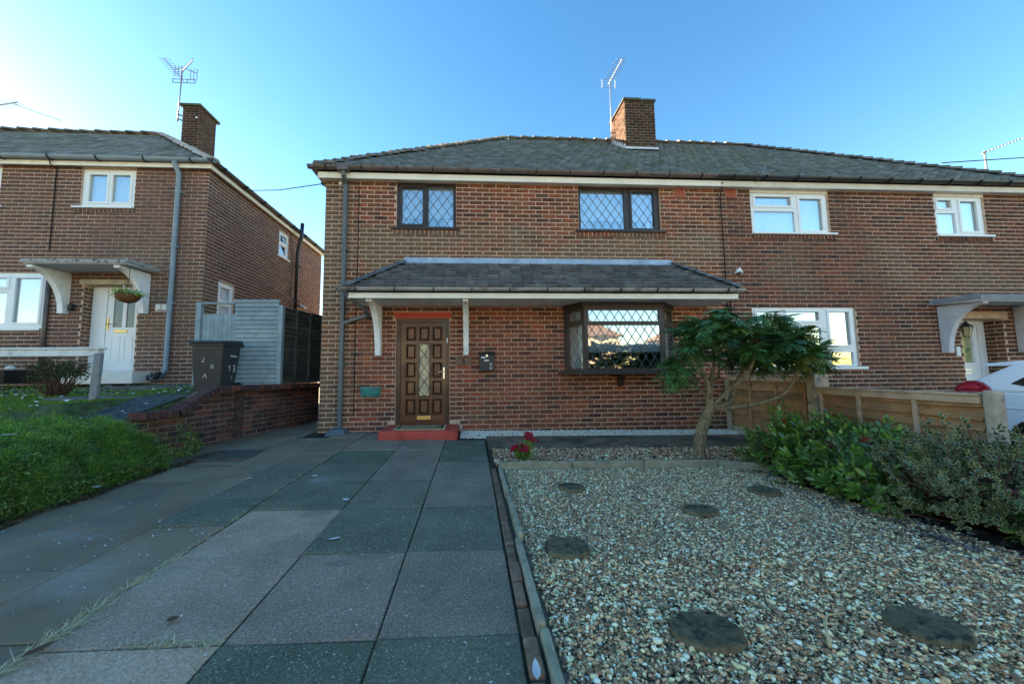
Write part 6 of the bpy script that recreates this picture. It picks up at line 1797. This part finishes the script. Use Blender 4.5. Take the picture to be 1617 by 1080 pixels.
# dry grass in the long joint
def tuft_line(name, P0, P1, n, spread, lo, hi, lean):
    t = rng.uniform(0, 1, n)**.8
    dens = .5+.5*np.sin(t*23)+.3*np.sin(t*57)
    k = rng.uniform(0, 1, n) < np.clip(dens+.25, .15, 1); t = t[k]; m = len(t)
    x = P0[0]+(P1[0]-P0[0])*t+rng.normal(0, spread, m); y = P0[1]+(P1[1]-P0[1])*t+rng.normal(0, spread, m)
    P = np.stack([x, y, gzn(x, y)+.002], -1)
    D = np.stack([rng.normal(lean[0], .55, m), rng.normal(lean[1], .55, m), rng.uniform(.03, .30, m)], -1)
    blades(name, P, D, rng.uniform(lo, hi, m), rng.uniform(.0010, .0022, m), m_dry, bend=.5)
tuft_line('dry_grass', (.95, -4.55), (.95, -6.5), 2800, .014, .02, .095, (.25, .5))
tuft_line('dry_grass', (.95, -2.6), (.95, -4.7), 240, .008, .02, .06, (.2, .2))
tuft_line('dry_grass', (1.25, -5.34), (1.75, -5.34), 260, .010, .02, .07, (.1, .2))
n = 900
t = rng.uniform(0, 1, n); jy = rng.choice(rows, n); 
vert = rng.uniform(0, 1, n) < .6
x = np.where(vert, rng.choice([.95, 1.755, 2.455, 3.135], n), rng.uniform(.95, 3.13, n))+rng.normal(0, .004, n)
y = np.where(vert, rng.uniform(-6.4, -.9, n), jy)+rng.normal(0, .004, n)
k = np.sin(x*7+y*3.1)+np.sin(y*5.3) > .5; x, y = x[k], y[k]; n = len(x)
leaves('joint_moss', np.stack([x, y, gzn(x, y)-.004], -1), rdir(n)*[1, 1, .3]+np.array([0, 0, .2]), rdir(n)*.5+np.array([0, 0, 1]), rng.uniform(.005, .016, n), rng.uniform(.002, .006, n), mat('joint_moss', [(.06,.085,.02), (.10,.11,.04), (.16,.15,.08)], .9))

# ------------------------------------------------------------------ litter that can be picked out, and the specks that cannot
def leaf_thing(label, x, y, z, l, w, rz, material, group, name='fallen_leaf'):
    mb = MB(); prof = [(0, .02), (.2, .75), (.5, 1), (.8, .6), (1, .05)]; vs = []
    for t, q in prof:
        for sg in (-1, 0, 1):
            a = (t-.5)*l; b = sg*q*w
            vs.append((x+a*math.cos(rz)-b*math.sin(rz), y+a*math.sin(rz)+b*math.cos(rz), z+.004+.006*abs(sg)*q+.012*(t-.5)**2*4*random.uniform(.5, 1)))
    fs = [(i*3+s, i*3+s+1, i*3+s+4, i*3+s+3) for i in range(4) for s in (0, 1)]
    o = mb.add(vs, fs).build(name, material, smooth=True, fix=False)
    return tag(o, label, 'leaf', group)
G = 'pale fallen leaves'
for lb, x, y, l, w, rz in [('large pale fallen leaf lying flat in the middle of the slabs', 1.90, -4.36, .085, .017, .4), ('curled white fallen leaf on the dark slab nearer the door', 1.72, -3.58, .075, .022, -.3),
                          ('pale leaf on the slab joint just in front of the doorstep', 1.88, -1.45, .08, .02, .1), ('pale leaf on the green slab beside the smooth concrete', 1.12, -2.82, .07, .018, .2),
                          ('pale leaf on the dark slab left of the long joint', .42, -2.86, .07, .016, .3), ('white scrap of leaf beside the brick edging at the front', 3.165, -5.60, .11, .018, 1.5)]:
    leaf_thing(lb, x, y, gz(x, y)+(.03 if x > 3.14 else .006), l, w, rz, m_petal, G)
for lb, x, y, l, w, rz in [('white leaf caught halfway up the green bank', -1.55, -3.35, .12, .024, .7), ('white leaf low on the bank foliage at the picture edge', -1.25, -4.15, .10, .022, .5),
                           ('crumpled white leaf at the foot of the bank by the paving', -.84, -3.22, .09, .03, -.2)]:
    leaf_thing(lb, x, y, lawn_h(x, y)+.10 if x < -.9 else .0, l, w, rz, m_petal, G)
leaf_thing('brown curled leaf standing in the dry grass of the long joint', 1.02, -5.38, gz(1, -5.4)+.03, .10, .026, 1.2, m_brownleaf, 'brown leaves on the paving')
leaf_thing('flat brown leaf on the pinkish slab beside the dry grass', 1.42, -5.18, gz(1, -5.2)+.004, .05, .022, .1, m_brownleaf, 'brown leaves on the paving')
MB().tube([(4.52,-5.52,gz(4.5,-5.5)+.018),(4.62,-5.40,gz(4.6,-5.4)+.03),(4.70,-5.33,gz(4.7,-5.3)+.024),(4.80,-5.33,gz(4.8,-5.3)+.03)], [.008,.006,.005,.003], 6).build('dry_twig', m_dry, smooth=True)
tag(bpy.data.objects['dry_twig'], 'pale curved twig lying on the gravel between two stepping stones', 'twig')
def litter(name, x, y, z, lo, hi, material):
    n = len(x)
    leaves(name, np.stack([x, y, z], -1), rdir(n)*[1, 1, .15], rdir(n)*.25+np.array([0, 0, 1]), rng.uniform(lo, hi, n), rng.uniform(lo*.25, hi*.3, n), material)
x = rng.uniform(-1.1, .95, 230); y = -4.6+rng.normal(0, .75, 230); k = (y < -2.6) & (x > -.82); x, y = x[k], y[k]
litter('petal_litter', x, y, gzn(x, y)+.004, .008, .026, m_petal)
x = rng.uniform(1.0, 3.1, 130); y = rng.uniform(-6.2, -1.2, 130)
litter('petal_litter', x, y, gzn(x, y)+.004, .006, .020, m_petal)
x = rng.uniform(-7.5, -2.0, 230); y = rng.uniform(-2.2, .9, 230); k = x < wx(y)-.3; x, y = x[k], y[k]
litter('petal_litter', x, y, hv(x, y)+.035, .03, .11, m_petal)
n = 420
x = 6.35+rng.normal(0, .16, n)+.35*rng.uniform(0, 1, n); y = rng.uniform(-5.4, -2.7, n)
litter('bark_litter', x, y, gzn(x, y)+.012, .03, .11, mat('bark_litter', [(.10,.075,.06), (.17,.16,.15), (.06,.04,.03), (.23,.22,.21)], .9))

# ------------------------------------------------------------------ across the road (met in the window glass)
def far_house(x0, label):
    h = empty('rendered_house', (x0+5, -30, -.3), label, 'house', 'houses across the road')
    plate(MB(lambda a, d, z: (a, -30+d, z)), x0, x0+10, -.3, 4.6, [(x0+1.2, x0+3, 2.9, 4.1), (x0+7, x0+8.8, 2.9, 4.1), (x0+1, x0+3.4, .5, 1.9), (x0+6.8, x0+9, .5, 1.9), (x0+4.6, x0+5.6, -.2, 1.9)], -.2, 0).build('wall', m_far, h)
    MB().box(x0, x0+10, -38, -30.3, -.3, 4.6).build('house_body', m_room, h)
    MB().add([(x0-.4,-29.6,4.6),(x0+10.4,-29.6,4.6),(x0+7.5,-34,7.3),(x0+2.5,-34,7.3),(x0-.4,-38.4,4.6),(x0+10.4,-38.4,4.6)],
             [(0,1,2,3),(1,5,2),(5,4,3,2),(4,0,3),(0,4,5,1)]).build('roof', m_farroof, h)
    MB().box(x0+4.6, x0+5.4, -34.4, -33.6, 6.8, 8.2).build('chimney', m_farroof, h)
for i, (x0, lb) in enumerate([(-26, 'sunlit rendered house across the road, farthest along'), (-9, 'sunlit rendered house straight across the road'), (8, 'sunlit rendered house across the road opposite the bay window'), (25, 'sunlit rendered house across the road past the parked car')]):
    far_house(x0, lb)
